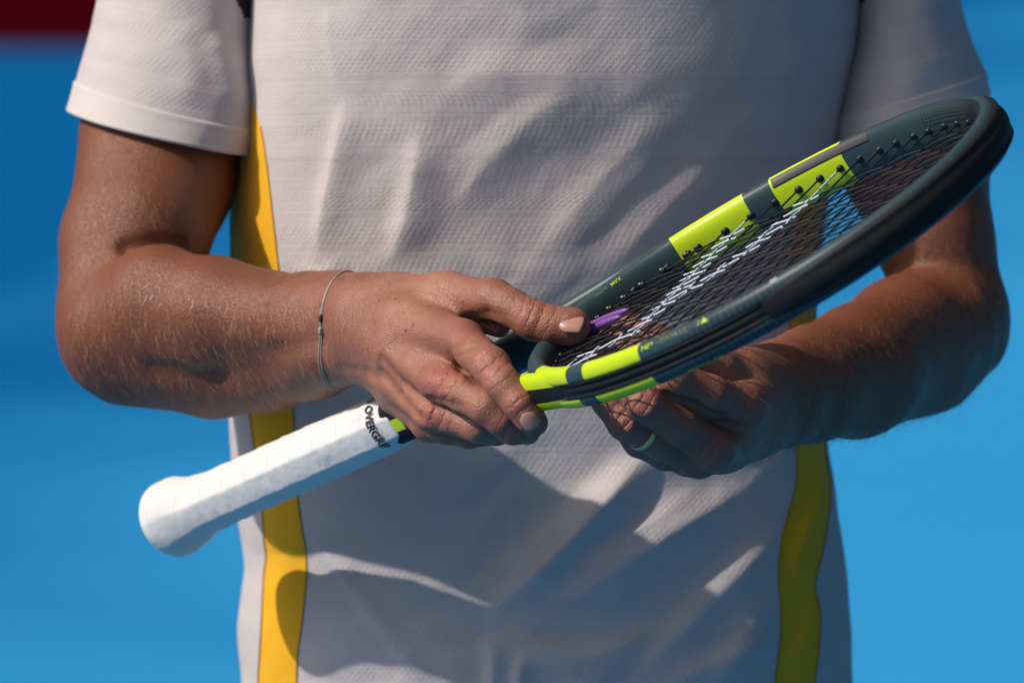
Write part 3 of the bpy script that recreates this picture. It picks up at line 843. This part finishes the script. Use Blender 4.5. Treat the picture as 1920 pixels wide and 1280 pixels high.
MAT['seam'] = fabric_material('brown_seam_thread', (0.42, 0.20, 0.03), 0.4, False)
for k_ in (1, 2, 3, 4):
    pth = SP[115 if k_ < 3 else 150:, marks[k_]] + NN[115 if k_ < 3 else 150:, marks[k_]] * .0003
    V, F = tube(pth[::2], .00055, 6); mesh_obj('stripe_seam', V, F, MAT['seam'], shirt, uv=V[:, [0, 2]])
# navy shorts under the hem
MAT['navy'] = fabric_material('navy_shorts_cloth', (0.012, 0.020, 0.055), 0.6, False)
def shorts():
    nr, nc = 40, 64; th = np.linspace(0, 2 * np.pi, nc, endpoint=False); V, F = [], []
    top = 1300
    for k, (x0, sgn) in enumerate(((-.075, -1), (.105, 1))):
        base = len(V)
        for i in range(nr):
            f = i / (nr - 1); z = zz0_at(top) - .46 * f; y = .388 - .14 * z
            r = .084 - .004 * f + .004 * math.sin(6 * f)
            for a in th: V.append((x0 + sgn * .02 * f + r * math.cos(a) * (1 + .02 * math.sin(5 * a + 3 * f)), y + .082 * math.sin(a) * (1 + .02 * math.cos(4 * a)), z))
        F += (grid_faces(nr, nc, True) + base).tolist()
    o = mesh_obj('shorts', np.array(V), F, MAT['navy'], person, uv=np.array(V)[:, [0, 2]])
    o['label'] = 'navy shorts below the shirt hem'
def zz0_at(py): return (640 - py) * PXM * 1.09
shorts()

def make_sleeve(table, ybase, folds, hem_px, black_side):
    """table rows: (t, Lx, Ly, Rx, Ry, depth radius mm, y centre m*1000)"""
    nt, na = 150, 140
    t = np.linspace(0, 1, nt); lx, ly, rx, ry, dr, yy = smooth_rows(t * 1000, [(r[0] * 1000, *r[1:]) for r in table])
    th = np.linspace(0, 2 * np.pi, na, endpoint=False)
    cxp, cyp, ex, ey = (lx + rx) / 2, (ly + ry) / 2, (rx - lx) / 2, (ry - ly) / 2
    ct = np.sign(np.cos(th)) * np.abs(np.cos(th)) ** .92
    PX = cxp[:, None] + ex[:, None] * ct[None]; PY = cyp[:, None] + ey[:, None] * ct[None] - 15 * np.sin(th)[None] * -1 * 1.0
    Y = (yy[:, None] + dr[:, None] * -np.sin(th)[None]) * 1e-3
    s = PXM * (DIST + Y) / DIST
    V = np.stack([(PX - 960) * s, Y, (640 - PY) * s], -1)
    H = np.zeros(PX.shape)
    for pts, wd, h in folds:
        d, at, _ = polydist(PX, PY, pts); H += h * np.clip(np.minimum(at, 1 - at) * 4 + .2, 0, 1) * np.exp(-np.abs(d / wd) ** 1.8) * (np.sin(th)[None] > -.3)
    H += 0.9 * vnoise(PX, PY, 21, 70) + 0.8 * vnoise(PX, PY, 23, 150)
    rad = V - V.mean(1, keepdims=True); rad[..., 2] = 0; rad /= np.linalg.norm(rad, axis=-1, keepdims=True)
    V = V + rad * (H * 1e-3)[..., None]
    return V, PX, PY, th, rad
SLV = [(0, 127, 205, 480, 286, 63, 350), (.17, 143, 150, 497, 240, 63, 353), (.36, 159, 92, 497, 160, 63, 357), (.62, 184, 2, 484, 40, 64, 364), (1, 250, -250, 510, -235, 65, 376)]
SLVB = [(0, 1562, 262, 1853, 176, 63, 357), (.17, 1558, 210, 1842, 130, 63, 360), (.36, 1574, 140, 1828, 85, 63, 362), (.62, 1592, 40, 1800, 2, 64, 367), (1, 1575, -235, 1745, -250, 65, 377)]
def sleeve(table, folds, lab, hem_rows, wedge):
    V, PX, PY, th, rad = make_sleeve(table, 0, folds, 0, None)
    nt, na = PX.shape
    arcs = np.concatenate([np.zeros((nt, 1)), np.cumsum(np.linalg.norm(np.diff(V, axis=1), axis=-1), 1)], 1)
    hgt = np.concatenate([[0], np.cumsum(np.linalg.norm(np.diff(V[:, na // 4], axis=0), axis=-1))])
    uv = np.stack([arcs, np.broadcast_to(hgt[:, None], arcs.shape)], -1)
    F = grid_faces(nt - hem_rows, na, True)
    fm = None
    pc = np.stack([PX[hem_rows:].reshape(-1)[F].mean(1), PY[hem_rows:].reshape(-1)[F].mean(1)], 1)
    frontal = np.sin(th)[F % na].mean(1) > -0.2
    fm = (wedge(pc[:, 0], pc[:, 1]) & frontal).astype(int)
    o = mesh_obj('sleeve', V[hem_rows:].reshape(-1, 3), F, None, shirt, uv=uv[hem_rows:].reshape(-1, 2), mats=[MAT['shirt'], MAT['black_cloth']], fmat=fm)
    o['label'] = lab
    # turned hem: a thicker band with a rolled lower edge
    prof = [(hem_rows + 1, -.0004), (hem_rows, .0006), (hem_rows - 1, .0013), (hem_rows - 3, .0012)] + [(int(r), .0010) for r in np.linspace(hem_rows - 5, 2, 8)] + [(1, .0012), (0, .0009), (0, -.0004), (1, -.0014), (4, -.0016), (hem_rows, -.0016)]
    R = np.stack([V[i] + rad[i] * d for i, d in prof]); U = np.stack([uv[i] for i, d in prof])
    drop = np.array([0, 0, 0, 0] + [0] * 8 + [0, -.0006, -.0012, -.0004, 0, 0])
    R[..., 2] += drop[:, None]
    h = mesh_obj('sleeve_hem', R.reshape(-1, 3), grid_faces(len(prof), na, True), MAT['hem'], shirt, uv=U.reshape(-1, 2))
    return o
MAT['hem'] = fabric_material('pale_hem_jersey', (0.62, 0.57, 0.56), 0.7, False)
sleeve(SLV, [([(395, 60), (420, 130), (440, 200)], 26, 3.5), ([(330, 40), (360, 130), (345, 200)], 40, 2.5), ([(220, 20), (200, 120)], 40, 1.5)],
       'sunlit sleeve on the left of the picture', 24, lambda x, y: (x > 430 + np.clip(y + 20, 0, 80) * .5) & (y < 34))
sleeve(SLVB, [([(1640, 20), (1690, 110), (1720, 190)], 34, 3.0), ([(1740, 30), (1760, 130)], 34, 2.0)],
       'shaded sleeve on the right of the picture behind the racket tip', 24, lambda x, y: (x < 1622 - np.clip(y, 0, 60)) & (y < 12))

# ------------------------------------------------------------------ racket
MAT['frame'] = frame_material()
_l = NT('lime_racket_paint')
_sc = _l.math('MULTIPLY', _l.math('GREATER_THAN', _l.noise(190, 6, 0.75, _l.mapping(_l.coord(), (1, .3, 1), (.4, .2, .9))), 0.665), 0.35)
MAT['lime'] = _l.set(color=_l.mix(_sc, (0.52, 0.70, 0.008), (0.22, 0.27, 0.05)), rough=_l.math('MULTIPLY_ADD', _l.noise(120, 4), 0.25, 0.26), spec=0.45)
MAT['bumper'] = bumper_material()
MAT['string'] = string_material()
MAT['grip'] = grip_material()
MAT['grommet'] = plain('black_grommet_plastic', (0.012, 0.012, 0.014), 0.32)
MAT['lead'] = plain('grey_lead_tape', (0.085, 0.078, 0.085), 0.5, metal=0.2)
MAT['purple'] = NT('purple_silicone').set(color=(0.17, 0.060, 0.30), rough=0.42, spec=0.45)
MAT['print_lime'] = NT('lime_print').set(color=(0.42, 0.62, 0.02), rough=0.45)
MAT['print_faint'] = NT('faint_grey_print').set(color=(0.14, 0.20, 0.12), rough=0.45)
MAT['print_black'] = NT('black_print').set(color=(0.012, 0.012, 0.016), rough=0.5)
MAT['print_white'] = NT('white_print').set(color=(0.62, 0.66, 0.68), rough=0.45)
racket = empty('tennis_racket', None)
tag(racket, 'dark teal tennis racket with lime blocks and white grip held across the body', 'racket')

LIME = [(2.41, 2.065), (1.945, 1.618)]
PT = np.array([p for r in LIME for p in r])
base = np.linspace(-np.pi, np.pi, 301)[:-1]
tt = np.unique(np.round(np.concatenate([base, PT, -PT]), 5))
nq = 56
qq = np.linspace(0, 2 * np.pi, nq, endpoint=False)
Vh = hoop_point(tt[:, None], qq[None])
Fh = grid_faces(len(tt), nq, True)
last = np.array([[(len(tt) - 1) * nq + c, (len(tt) - 1) * nq + (c + 1) % nq, (c + 1) % nq, c] for c in range(nq)])
Fh = np.concatenate([Fh, last])
tm = np.concatenate([np.repeat((tt[:-1] + tt[1:]) / 2, nq), np.full(nq, np.pi)])
qm = np.concatenate([np.tile(qq + np.pi / nq, len(tt) - 1), qq + np.pi / nq])
lime = np.zeros(len(Fh), int)
for a, b in LIME: lime[(np.abs(tm) < a) & (np.abs(tm) > b)] = 1
lime[(np.abs(q_wrap(qm)) < 0.30)] = 0
UVh = np.stack([np.broadcast_to(tt[:, None], (len(tt), nq)), np.broadcast_to(qq[None] / (2 * np.pi), (len(tt), nq))], -1).reshape(-1, 2)
hoop_o = mesh_obj('hoop', rk(Vh.reshape(-1, 3)), Fh, None, racket, uv=UVh, mats=[MAT['frame'], MAT['lime']], fmat=lime)
hoop_o['label'] = 'oval teal head frame with lime painted blocks'

# outer grommet strip and the thick bumper at the tip
def band(name, t0, t1, qh, off0, mat, n=160, taper=True):
    t = np.linspace(t0, t1, n); V = []
    for i, ti in enumerate(t):
        e = min(1, (min(i, n - 1 - i) + .01) / 30) ** .6 if taper else 1
        q = np.linspace(-qh, qh, 17) * ((.32 + .68 * e) if qh > .6 else 1)
        prof = off0 * e * (1 - (np.abs(q) / np.abs(q).max()) ** 6) + 0.0002
        c, tg, out = hoop_frame(ti); r, z = hoop_profile(q); r = r + 0.0016 * np.exp(-(q / .30) ** 4) * (.4 if qh < .6 else 1)
        ridge = 0.0005 * np.cos(q / qh * np.pi * 2.5) * e
        rr = r + (prof + ridge) * np.cos(q * .7); z2 = z + prof * np.sin(q) * .35
        V.append(c + out * rr[:, None] + np.stack([0 * z2, 0 * z2, z2], 1))
    V = np.array(V)
    return mesh_obj(name, rk(V.reshape(-1, 3)), grid_faces(n, 17), mat, racket)
b1 = band('bumper_guard', -1.08, 1.08, .85, .0017, MAT['bumper']); b1['label'] = 'black rubber guard round the tip of the head'
band('grommet_strip', 1.06, 2.16, .29, .0003, MAT['bumper'])
band('grommet_strip', -2.16, -1.06, .29, .0003, MAT['bumper'])

# throat arms, shaft and handle
def loft(name, path, prof_w, prof_h, mat, ex=2.6, n=70, nq=40):
    c = catmull(np.array([[a, b, 0] for a, b in path]), n)
    tg = np.gradient(c, axis=0); tg /= np.linalg.norm(tg, axis=1)[:, None]; sd = np.stack([-tg[:, 1], tg[:, 0], 0 * tg[:, 0]], 1)
    s = np.linspace(0, 1, n); W = np.interp(s, np.linspace(0, 1, len(prof_w)), prof_w); Hh = np.interp(s, np.linspace(0, 1, len(prof_h)), prof_h)
    q = np.linspace(0, 2 * np.pi, nq, endpoint=False); cc = np.sign(np.cos(q)) * np.abs(np.cos(q)) ** (2 / ex); ss = np.sign(np.sin(q)) * np.abs(np.sin(q)) ** (2 / ex)
    V = c[:, None] + sd[:, None] * (W[:, None] * cc)[..., None] + np.array([0, 0, 1.0]) * (Hh[:, None] * ss)[..., None]
    uv = np.stack([np.broadcast_to(2.2 + 0 * s[:, None], (n, nq)), np.broadcast_to(q[None] / (2 * np.pi), (n, nq))], -1)
    F = grid_faces(n, nq, True).tolist() + [list(range(nq))[::-1], list(range((n - 1) * nq, n * nq))]
    return mesh_obj(name, rk(V.reshape(-1, 3)), F, mat, racket, uv=uv.reshape(-1, 2))
for sg in (1, -1):
    (a, _, ao), (b, _, bo) = hoop_frame(2.02), hoop_frame(2.22)
    a, b = a + ao * .0015, b + bo * .0012
    arm = loft('throat_arm', [(.246, sg * .0075), (.256, sg * .0105), (.270, sg * .0170), (.305, sg * .0315), (.345, sg * .0525), (.383, sg * .0745), (b[0], sg * b[1]), (a[0], sg * a[1])],
         [.0085, .0085, .0078, .0070, .0064, .0058, .0050, .0022], [.0125, .0123, .0120, .0120, .0119, .0117, .0112, .0070], MAT['frame'])
    arm.data.materials.append(MAT['lime']); arm.data.materials.append(MAT['bumper'])
    loc = (np.array([list(p.center) for p in arm.data.polygons]) - ORIGIN) @ BASIS
    loc = (loc - RO) @ RROT
    outside = loc[:, 1] * sg > np.interp(loc[:, 0], [.345, .383, b[0]], [.0525, .0745, b[1] * sg * sg]) + .002
    arm.data.polygons.foreach_set('material_index', np.where((loc[:, 0] > (.396 if sg > 0 else .380)) & (np.abs(loc[:, 2]) < .0038) & outside, 2, np.where(loc[:, 0] > (.396 if sg > 0 else .380), 1, 0)).astype(np.int32))
# grip: eight rounded sides, flared butt, wrapped tape
ng, na = 230, 96
sx_ = np.linspace(0, 1, ng); gx = -0.004 + 0.224 * sx_
an = np.linspace(0, 2 * np.pi, na, endpoint=False)
oct_ = 1 / np.maximum.reduce([np.abs(np.cos(an - k * np.pi / 4)) for k in range(4)])
octm = 1 + (oct_[None] - 1) * np.interp(gx, [0, .012, .045], [.1, .25, .72])[:, None]
flare = 1 + 0.40 * np.exp(-(np.clip(gx - .014, 0, 1) / .019) ** 2)
flare *= np.where(gx < .012, np.clip(1 - (np.clip(.012 - gx, 0, 1) / .0161) ** 2.4, 0.002, 1) ** .42, 1)
turn = (gx[:, None] / 0.0205 + an[None] / (2 * np.pi)) % 1
lapr = 0.0005 * np.clip(1 - turn * 1.3, 0, 1) * np.clip(turn * 25, 0, 1) + 0.00015 * vnoise(gx[:, None] * 1e3 + 0 * an[None], an[None] * 12 + 0 * gx[:, None], 4, 6)
taper = np.where(gx > .2, 1 - .13 * ((gx - .2) / .02) ** 2, 1)
ry_, rz_ = 0.0158 * flare * taper, 0.0170 * flare * taper
V = np.stack([np.broadcast_to(gx[:, None], (ng, na)), np.cos(an)[None] * (ry_[:, None] * octm + lapr), np.sin(an)[None] * (rz_[:, None] * octm + lapr)], -1)
Fg = grid_faces(ng, na, True).tolist() + [list(range(na))[::-1], list(range((ng - 1) * na, ng * na))]
uvg = np.stack([np.broadcast_to(gx[:, None], (ng, na)), np.broadcast_to(an[None] / (2 * np.pi), (ng, na))], -1)
grip = mesh_obj('grip', rk(V.reshape(-1, 3)), Fg, MAT['grip'], racket, uv=uvg.reshape(-1, 2))
grip['label'] = 'white wrapped overgrip with flared butt'
# black collar where the tape ends
nc = 20; cxs = np.linspace(.214, .268, nc)
ca, cb = np.interp(cxs, [.214, .239, .268], [.0138, .0150, .0175]), np.interp(cxs, [.214, .239, .268], [.0146, .0140, .0130])
qa = np.linspace(0, 2 * np.pi, 48, endpoint=False)
e8 = 2 / 3.2
V = np.stack([np.broadcast_to(cxs[:, None], (nc, 48)), ca[:, None] * (np.sign(np.cos(qa)) * np.abs(np.cos(qa)) ** e8)[None], cb[:, None] * (np.sign(np.sin(qa)) * np.abs(np.sin(qa)) ** e8)[None]], -1)
fmc = [(1 if (0.218 < cxs[i] < .2255 and 2.95 < qa[j] < 3.2) else 0) for i in range(nc - 1) for j in range(48)]
collar = mesh_obj('collar', rk(V.reshape(-1, 3)), grid_faces(nc, 48, True), None, racket, mats=[MAT['bumper'], MAT['lime']], fmat=fmc)

# strings
def inner_half(coord, along):
    """where a string meets the inside of the hoop"""
    t = np.linspace(0, 2 * np.pi, 4001); c, tg, out = hoop_frame(t); p = c - out * 0.0060
    a, b = (p[:, 1], p[:, 0]) if along == 'x' else (p[:, 0], p[:, 1])
    i = np.nonzero((a[:-1] - coord) * (a[1:] - coord) <= 0)[0]
    v = b[i]; return v.min(), v.max()
ys = []; y = 0.0044
for k in range(8): ys.append(y); y += 0.0090 + 0.0004 * k + (0.0012 if k == 7 else 0)
mains = sorted([-v for v in ys] + ys)
x0, x1 = HC - HL + .022, HC + HL - .026
crosses = [x0 + (x1 - x0) * (k / 18 + 0.020 * math.sin(k / 18 * math.pi)) for k in range(19)]
STENCIL = [((.400, -.050), (.438, -.041), 0.0081), ((.438, -.041), (.450, -.008), 0.0097), ((.450, -.008), (.4435, .037), 0.0111), ((.4435, .037), (.4437, .080), 0.0104),
           ((.470, .000), (.492, .028), 0.0078), ((.492, .028), (.502, .061), 0.0097), ((.502, .061), (.505, .098), 0.0104)]
def stencil_mask(p):
    a = np.zeros(len(p))
    for s, e, wd in STENCIL:
        s, e = np.array(s), np.array(e); ab = e - s; h = np.clip(((p[:, :2] - s) @ ab) / (ab @ ab), 0, 1)
        d = np.linalg.norm(p[:, :2] - s - h[:, None] * ab, axis=1); a = np.maximum(a, np.clip(1.0 - np.maximum(d - wd, 0) / .0015, 0, 1))
    return a
SR = 0.00062; ends = []
for kind, arr, other in (('x', mains, crosses), ('y', crosses, mains)):
    for k, cst in enumerate(arr):
        lo, hi = inner_half(cst, kind)
        n = int((hi - lo) / 0.0016); s = np.linspace(lo, hi, n)
        oth = np.array(other); idx = np.interp(s, oth, np.arange(len(oth)), left=-0.5, right=len(oth) - .5)
        zw = 0.0004 * np.cos(np.pi * (idx + k + (0 if kind == 'x' else 1)))
        env = np.clip(np.minimum(s - lo, hi - s) / .01, 0, 1)
        jit = rng.normal(0, .0004)
        p = np.stack([s, np.full(n, cst) + jit, zw * env], 1) if kind == 'x' else np.stack([np.full(n, cst) + jit, s, zw * env], 1)
        V, F = tube(p, SR, 6)
        o = mesh_obj('string', rk(V), F, MAT['string'], racket)
        at = o.data.attributes.new('stencil', 'FLOAT', 'POINT'); at.data.foreach_set('value', np.repeat(stencil_mask(p), 6).astype(np.float32))
        ends += [(p[0], p[1] - p[0]), (p[-1], p[-2] - p[-1])]
# grommets: one stepped barrel mesh shared by all
gp = [(-.002, .0026), (.0003, .0027), (.0007, .0022), (.0022, .0020), (.0027, .0015), (.0027, .0008)]
ga = np.linspace(0, 2 * np.pi, 10, endpoint=False)
GV = np.array([[z, r * math.cos(a), r * math.sin(a)] for z, r in gp for a in ga])
gmesh = bpy.data.meshes.new('grommet'); gmesh.from_pydata([tuple(v) for v in GV], [], grid_faces(len(gp), 10, True).tolist()); gmesh.materials.append(MAT['grommet'])
gmesh.polygons.foreach_set('use_smooth', np.ones(len(gmesh.polygons), bool))
MW = np.eye(4); MW[:3, :3] = BASIS; MW[:3, 3] = ORIGIN
MR = np.eye(4); MR[:3, :3] = RROT; MR[:3, 3] = RO
for p, d in ends:
    d = d / np.linalg.norm(d)
    d = d * np.array([1, 1, 0]); d /= np.linalg.norm(d)
    M = np.eye(4); M[:3, 0] = d; M[:3, 2] = [0, 0, 1]; M[:3, 1] = np.cross([0, 0, 1], d); M[:3, 3] = p
    o = bpy.data.objects.new('grommet', gmesh); COL.objects.link(o); o.parent = racket
    o.matrix_world = Matrix((MW @ MR @ M).tolist())
# lead tape on the inner face of the far rim
def hoop_patch(name, t0, t1, q0, q1, off, mat, nt=60, nqq=9):
    t = np.linspace(t0, t1, nt); q = np.linspace(q0, q1, nqq)
    V = hoop_point(t[:, None], q[None], off); V0 = hoop_point(t[:, None], q[None], off - .0005)
    V = np.concatenate([V0[:, :1], V, V0[:, -1:]], 1)
    return mesh_obj(name, rk(V.reshape(-1, 3)), grid_faces(nt, nqq + 2), mat, racket, smooth=True)
tape = hoop_patch('lead_tape', 1.935, 1.475, 1.92, 2.62, .0003, MAT['lead']); tape['label'] = 'dull grey strip of weight tape inside the far rim'
# dampener woven on the two centre strings
def bean(path, rad):
    c = catmull(np.array(path, float), 26); s = np.linspace(0, 1, 26)
    return tube(c, rad * np.sqrt(np.clip(1 - (2 * s - 1) ** 6, .02, 1)), 12)
damp = empty('string_dampener', None)
tag(damp, 'purple rubber dampener wedged in the strings beside the right thumb tip', 'dampener')
for yy_, zz_ in ((.0072, .0012), (-.0012, .0014)):
    V, F = bean([(.358, yy_, zz_), (.380, yy_ + .0003, zz_ + .0006), (.405, yy_ + .0006, zz_)], .0023)
    mesh_obj('lobe', rk(V), F, MAT['purple'], damp)

# ------------------------------------------------------------------ writing on the racket
def text_mesh(txt, bold=0.012):
    c = bpy.data.curves.new('txt', 'FONT'); c.body = txt; c.size = 1.0; c.resolution_u = 3; c.offset = bold
    o = bpy.data.objects.new('txt', c); COL.objects.link(o)
    bpy.context.view_layer.update()
    me = o.evaluated_get(bpy.context.evaluated_depsgraph_get()).to_mesh()
    v = np.array([list(x.co)[:2] for x in me.vertices]); f = [list(p.vertices) for p in me.polygons]
    bpy.data.objects.remove(o); bpy.data.curves.remove(c)
    return v, f
def hoop_text(name, txt, t0, dirn, qc, size, mat, parent=hoop_o, stretch=1.0, flip=1):
    v, f = text_mesh(txt)
    spd = 0.133
    t = t0 + dirn * v[:, 0] * size * stretch / spd
    q = qc + flip * (v[:, 1] - .35) * size / 0.0098
    return mesh_obj(name, rk(hoop_point(t, q, .00028)), f, mat, parent, smooth=False)
hoop_text('lettering', 'NF²', -1.60, 1, .98, .0052, MAT['print_lime'])
hoop_text('lettering', '-TECH 2.2', -1.52, 1, .98, .0050, MAT['print_faint'], stretch=.85)
hoop_text('lettering', '/', -1.335, 1, .98, .0052, MAT['print_lime'])
V3 = np.array([[0, 0], [1, 0], [.5, 1.0]]) * 0.0042
mesh_obj('emblem', rk(hoop_point(-1.32 + V3[:, 0] / .133, .80 + V3[:, 1] / .0098, .0003)), [[0, 1, 2]], MAT['print_lime'], hoop_o, smooth=False)
hoop_text('lettering', 'AERO', -1.57, 1, -1.02, .0048, MAT['print_faint'])
hoop_text('lettering', 'MODULAR', -1.49, 1, -1.02, .0048, MAT['print_lime'])
hoop_text('lettering', '30', -1.02, 1, 1.2, .0042, MAT['print_white'])
hoop_text('lettering', 'carbon', 2.86, -1, 2.25, .0040, MAT['print_faint'])
hoop_text('lettering', 'MAX', 2.755, -1, 2.25, .0040, MAT['print_lime'])
# round the top of the overgrip
v, f = text_mesh('PRO OVERGRIP', .03)
def grip_surf(x, a, off):
    oc = 1 / np.maximum.reduce([np.abs(np.cos(a - k * np.pi / 4)) for k in range(4)]); oc = 1 + (oc - 1) * .72
    tp = np.where(x > .2, 1 - .13 * ((x - .2) / .02) ** 2, 1)
    return np.stack([x, np.cos(a) * (.0158 * tp * oc + off), np.sin(a) * (.0170 * tp * oc + off)], -1)
GT0 = 1.2
aa = GT0 + v[:, 0] * .0062 / .0165
mesh_obj('lettering', rk(grip_surf(.2040 + v[:, 1] * .0080, aa, .0010)), f, MAT['print_black'], grip, smooth=False)
# spec boxes printed inside the throat on the far arm
def arm_pt(x, z):
    return np.array([x, np.interp(x, [.268, .305, .345], [.0165, .0315, .0525]) - .0086 + .0012 * (z / .011) ** 2 * 2, z])
PV, PF = [], []
def pbar(x0, z0, x1, z1, wd=.00032):
    d = np.array([x1 - x0, z1 - z0]); d /= np.linalg.norm(d); n_ = np.array([-d[1], d[0]]) * wd; k0 = len(PV)
    for f_ in np.linspace(0, 1, 5):
        for sg_ in (1, -1): PV.append(arm_pt(x0 + (x1 - x0) * f_ + n_[0] * sg_, z0 + (z1 - z0) * f_ + n_[1] * sg_))
    for j in range(4): PF.append([k0 + 2*j, k0 + 2*j + 1, k0 + 2*j + 3, k0 + 2*j + 2])
for (xa, xb, za, zb) in ((.276, .290, -.0098, -.0052), (.276, .284, -.0046, -.0004), (.285, .297, -.0046, -.0004), (.292, .306, -.0098, -.0052), (.299, .312, -.0046, -.0004)):
    pbar(xa, za, xb, za); pbar(xa, zb, xb, zb); pbar(xa, za, xa, zb); pbar(xb, za, xb, zb)
for k_ in range(5): pbar(.2775 + .0024 * k_, -.0075, .2790 + .0024 * k_, -.0075, .0005)
mesh_obj('printed_panel', rk(np.array(PV)), PF, MAT['print_white'], racket, smooth=False)

# ------------------------------------------------------------------ worn things
MAT['cord'] = plain('grey_cord', (0.40, 0.37, 0.34), 0.6)
MAT['knot'] = plain('dark_cord_knot', (0.055, 0.05, 0.055), 0.4)
brace = empty('bracelet', None)
tag(brace, 'thin grey cord bracelet with two knots on the wrist', 'bracelet')
wc = P(640, 616, .162); wax = P(690, 617, .140) - P(590, 630, .186); wax /= np.linalg.norm(wax)
def wrist_loop(shift, skew, off, n=90):
    e1 = np.array([0, 0, 1.0]); e1 -= wax * (e1 @ wax); e1 /= np.linalg.norm(e1); e2 = np.cross(wax, e1); out = []
    for a in np.linspace(0, 2 * np.pi, n, endpoint=False):
        d = e1 * math.cos(a) + e2 * math.sin(a)
        dd = d + wax * (skew * math.cos(a) + .62 * math.sin(a))
        r = np.linspace(.008, .055, 240); Q = wc + wax * shift + r[:, None] * dd
        s = body_sdf(Q); i = np.nonzero(s > off)[0][0]; out.append(Q[i])
    out = np.array(out)
    for _ in range(3): out = (np.roll(out, 1, 0) + out * 2 + np.roll(out, -1, 0)) / 4
    return out
for sh, sk in ((0.0, .28), (.0014, .24)):
    lp = wrist_loop(sh, sk, .0003)
    V, F = tube(lp, .00045, 6, closed=True); mesh_obj('cord', V, F, MAT['cord'], brace)
fi = np.argsort(np.abs((640 - lp[:, 2] / (PXM * (1 + lp[:, 1] / DIST))) - 598) + (lp[:, 1] > wc[1]) * 1e4)[0]
fj = np.argsort(np.abs((640 - lp[:, 2] / (PXM * (1 + lp[:, 1] / DIST))) - 618) + (lp[:, 1] > wc[1]) * 1e4)[0]
for i, mt in ((fi, 'knot'), (fj, 'cord')):
    d = lp[(i + 2) % len(lp)] - lp[i - 2]; d /= np.linalg.norm(d); s = np.linspace(-1, 1, 13)
    V, F = tube(lp[i] + d * s[:, None] * .0024 + np.array([-.0003, -.0004, 0]), .0014 * np.sqrt(np.clip(1.02 - s ** 4, .05, 1)) * (1 + .12 * np.cos(s * 14)), 10)
    mesh_obj('knot', V, F, MAT[mt], brace)
# wedding band on the left hand
ring_c = P(1206, 810.5, .0443); rax = P(1172, 792, .036) - P(1245, 832, .054); rax /= np.linalg.norm(rax)
e1 = np.cross(rax, [0, 0, 1.0]); e1 /= np.linalg.norm(e1); e2 = np.cross(rax, e1)
na_, nb_ = 64, 14; V = []
for a in np.linspace(0, 2 * np.pi, na_, endpoint=False):
    d = e1 * math.cos(a) + e2 * math.sin(a)
    for b in np.linspace(0, 2 * np.pi, nb_, endpoint=False):
        V.append(ring_c + d * (.01035 + .0008 * math.cos(b)) + rax * .0017 * math.sin(b))
Fr = [[i * nb_ + j, ((i + 1) % na_) * nb_ + j, ((i + 1) % na_) * nb_ + (j + 1) % nb_, i * nb_ + (j + 1) % nb_] for i in range(na_) for j in range(nb_)]
MAT['gold'] = NT('gold').set(color=(0.92, 0.60, 0.24), rough=0.35, metal=0.6)
ring = mesh_obj('finger_ring', np.array(V), Fr, MAT['gold'])
tag(ring, 'plain gold band on a finger of the shaded hand below the racket', 'ring')
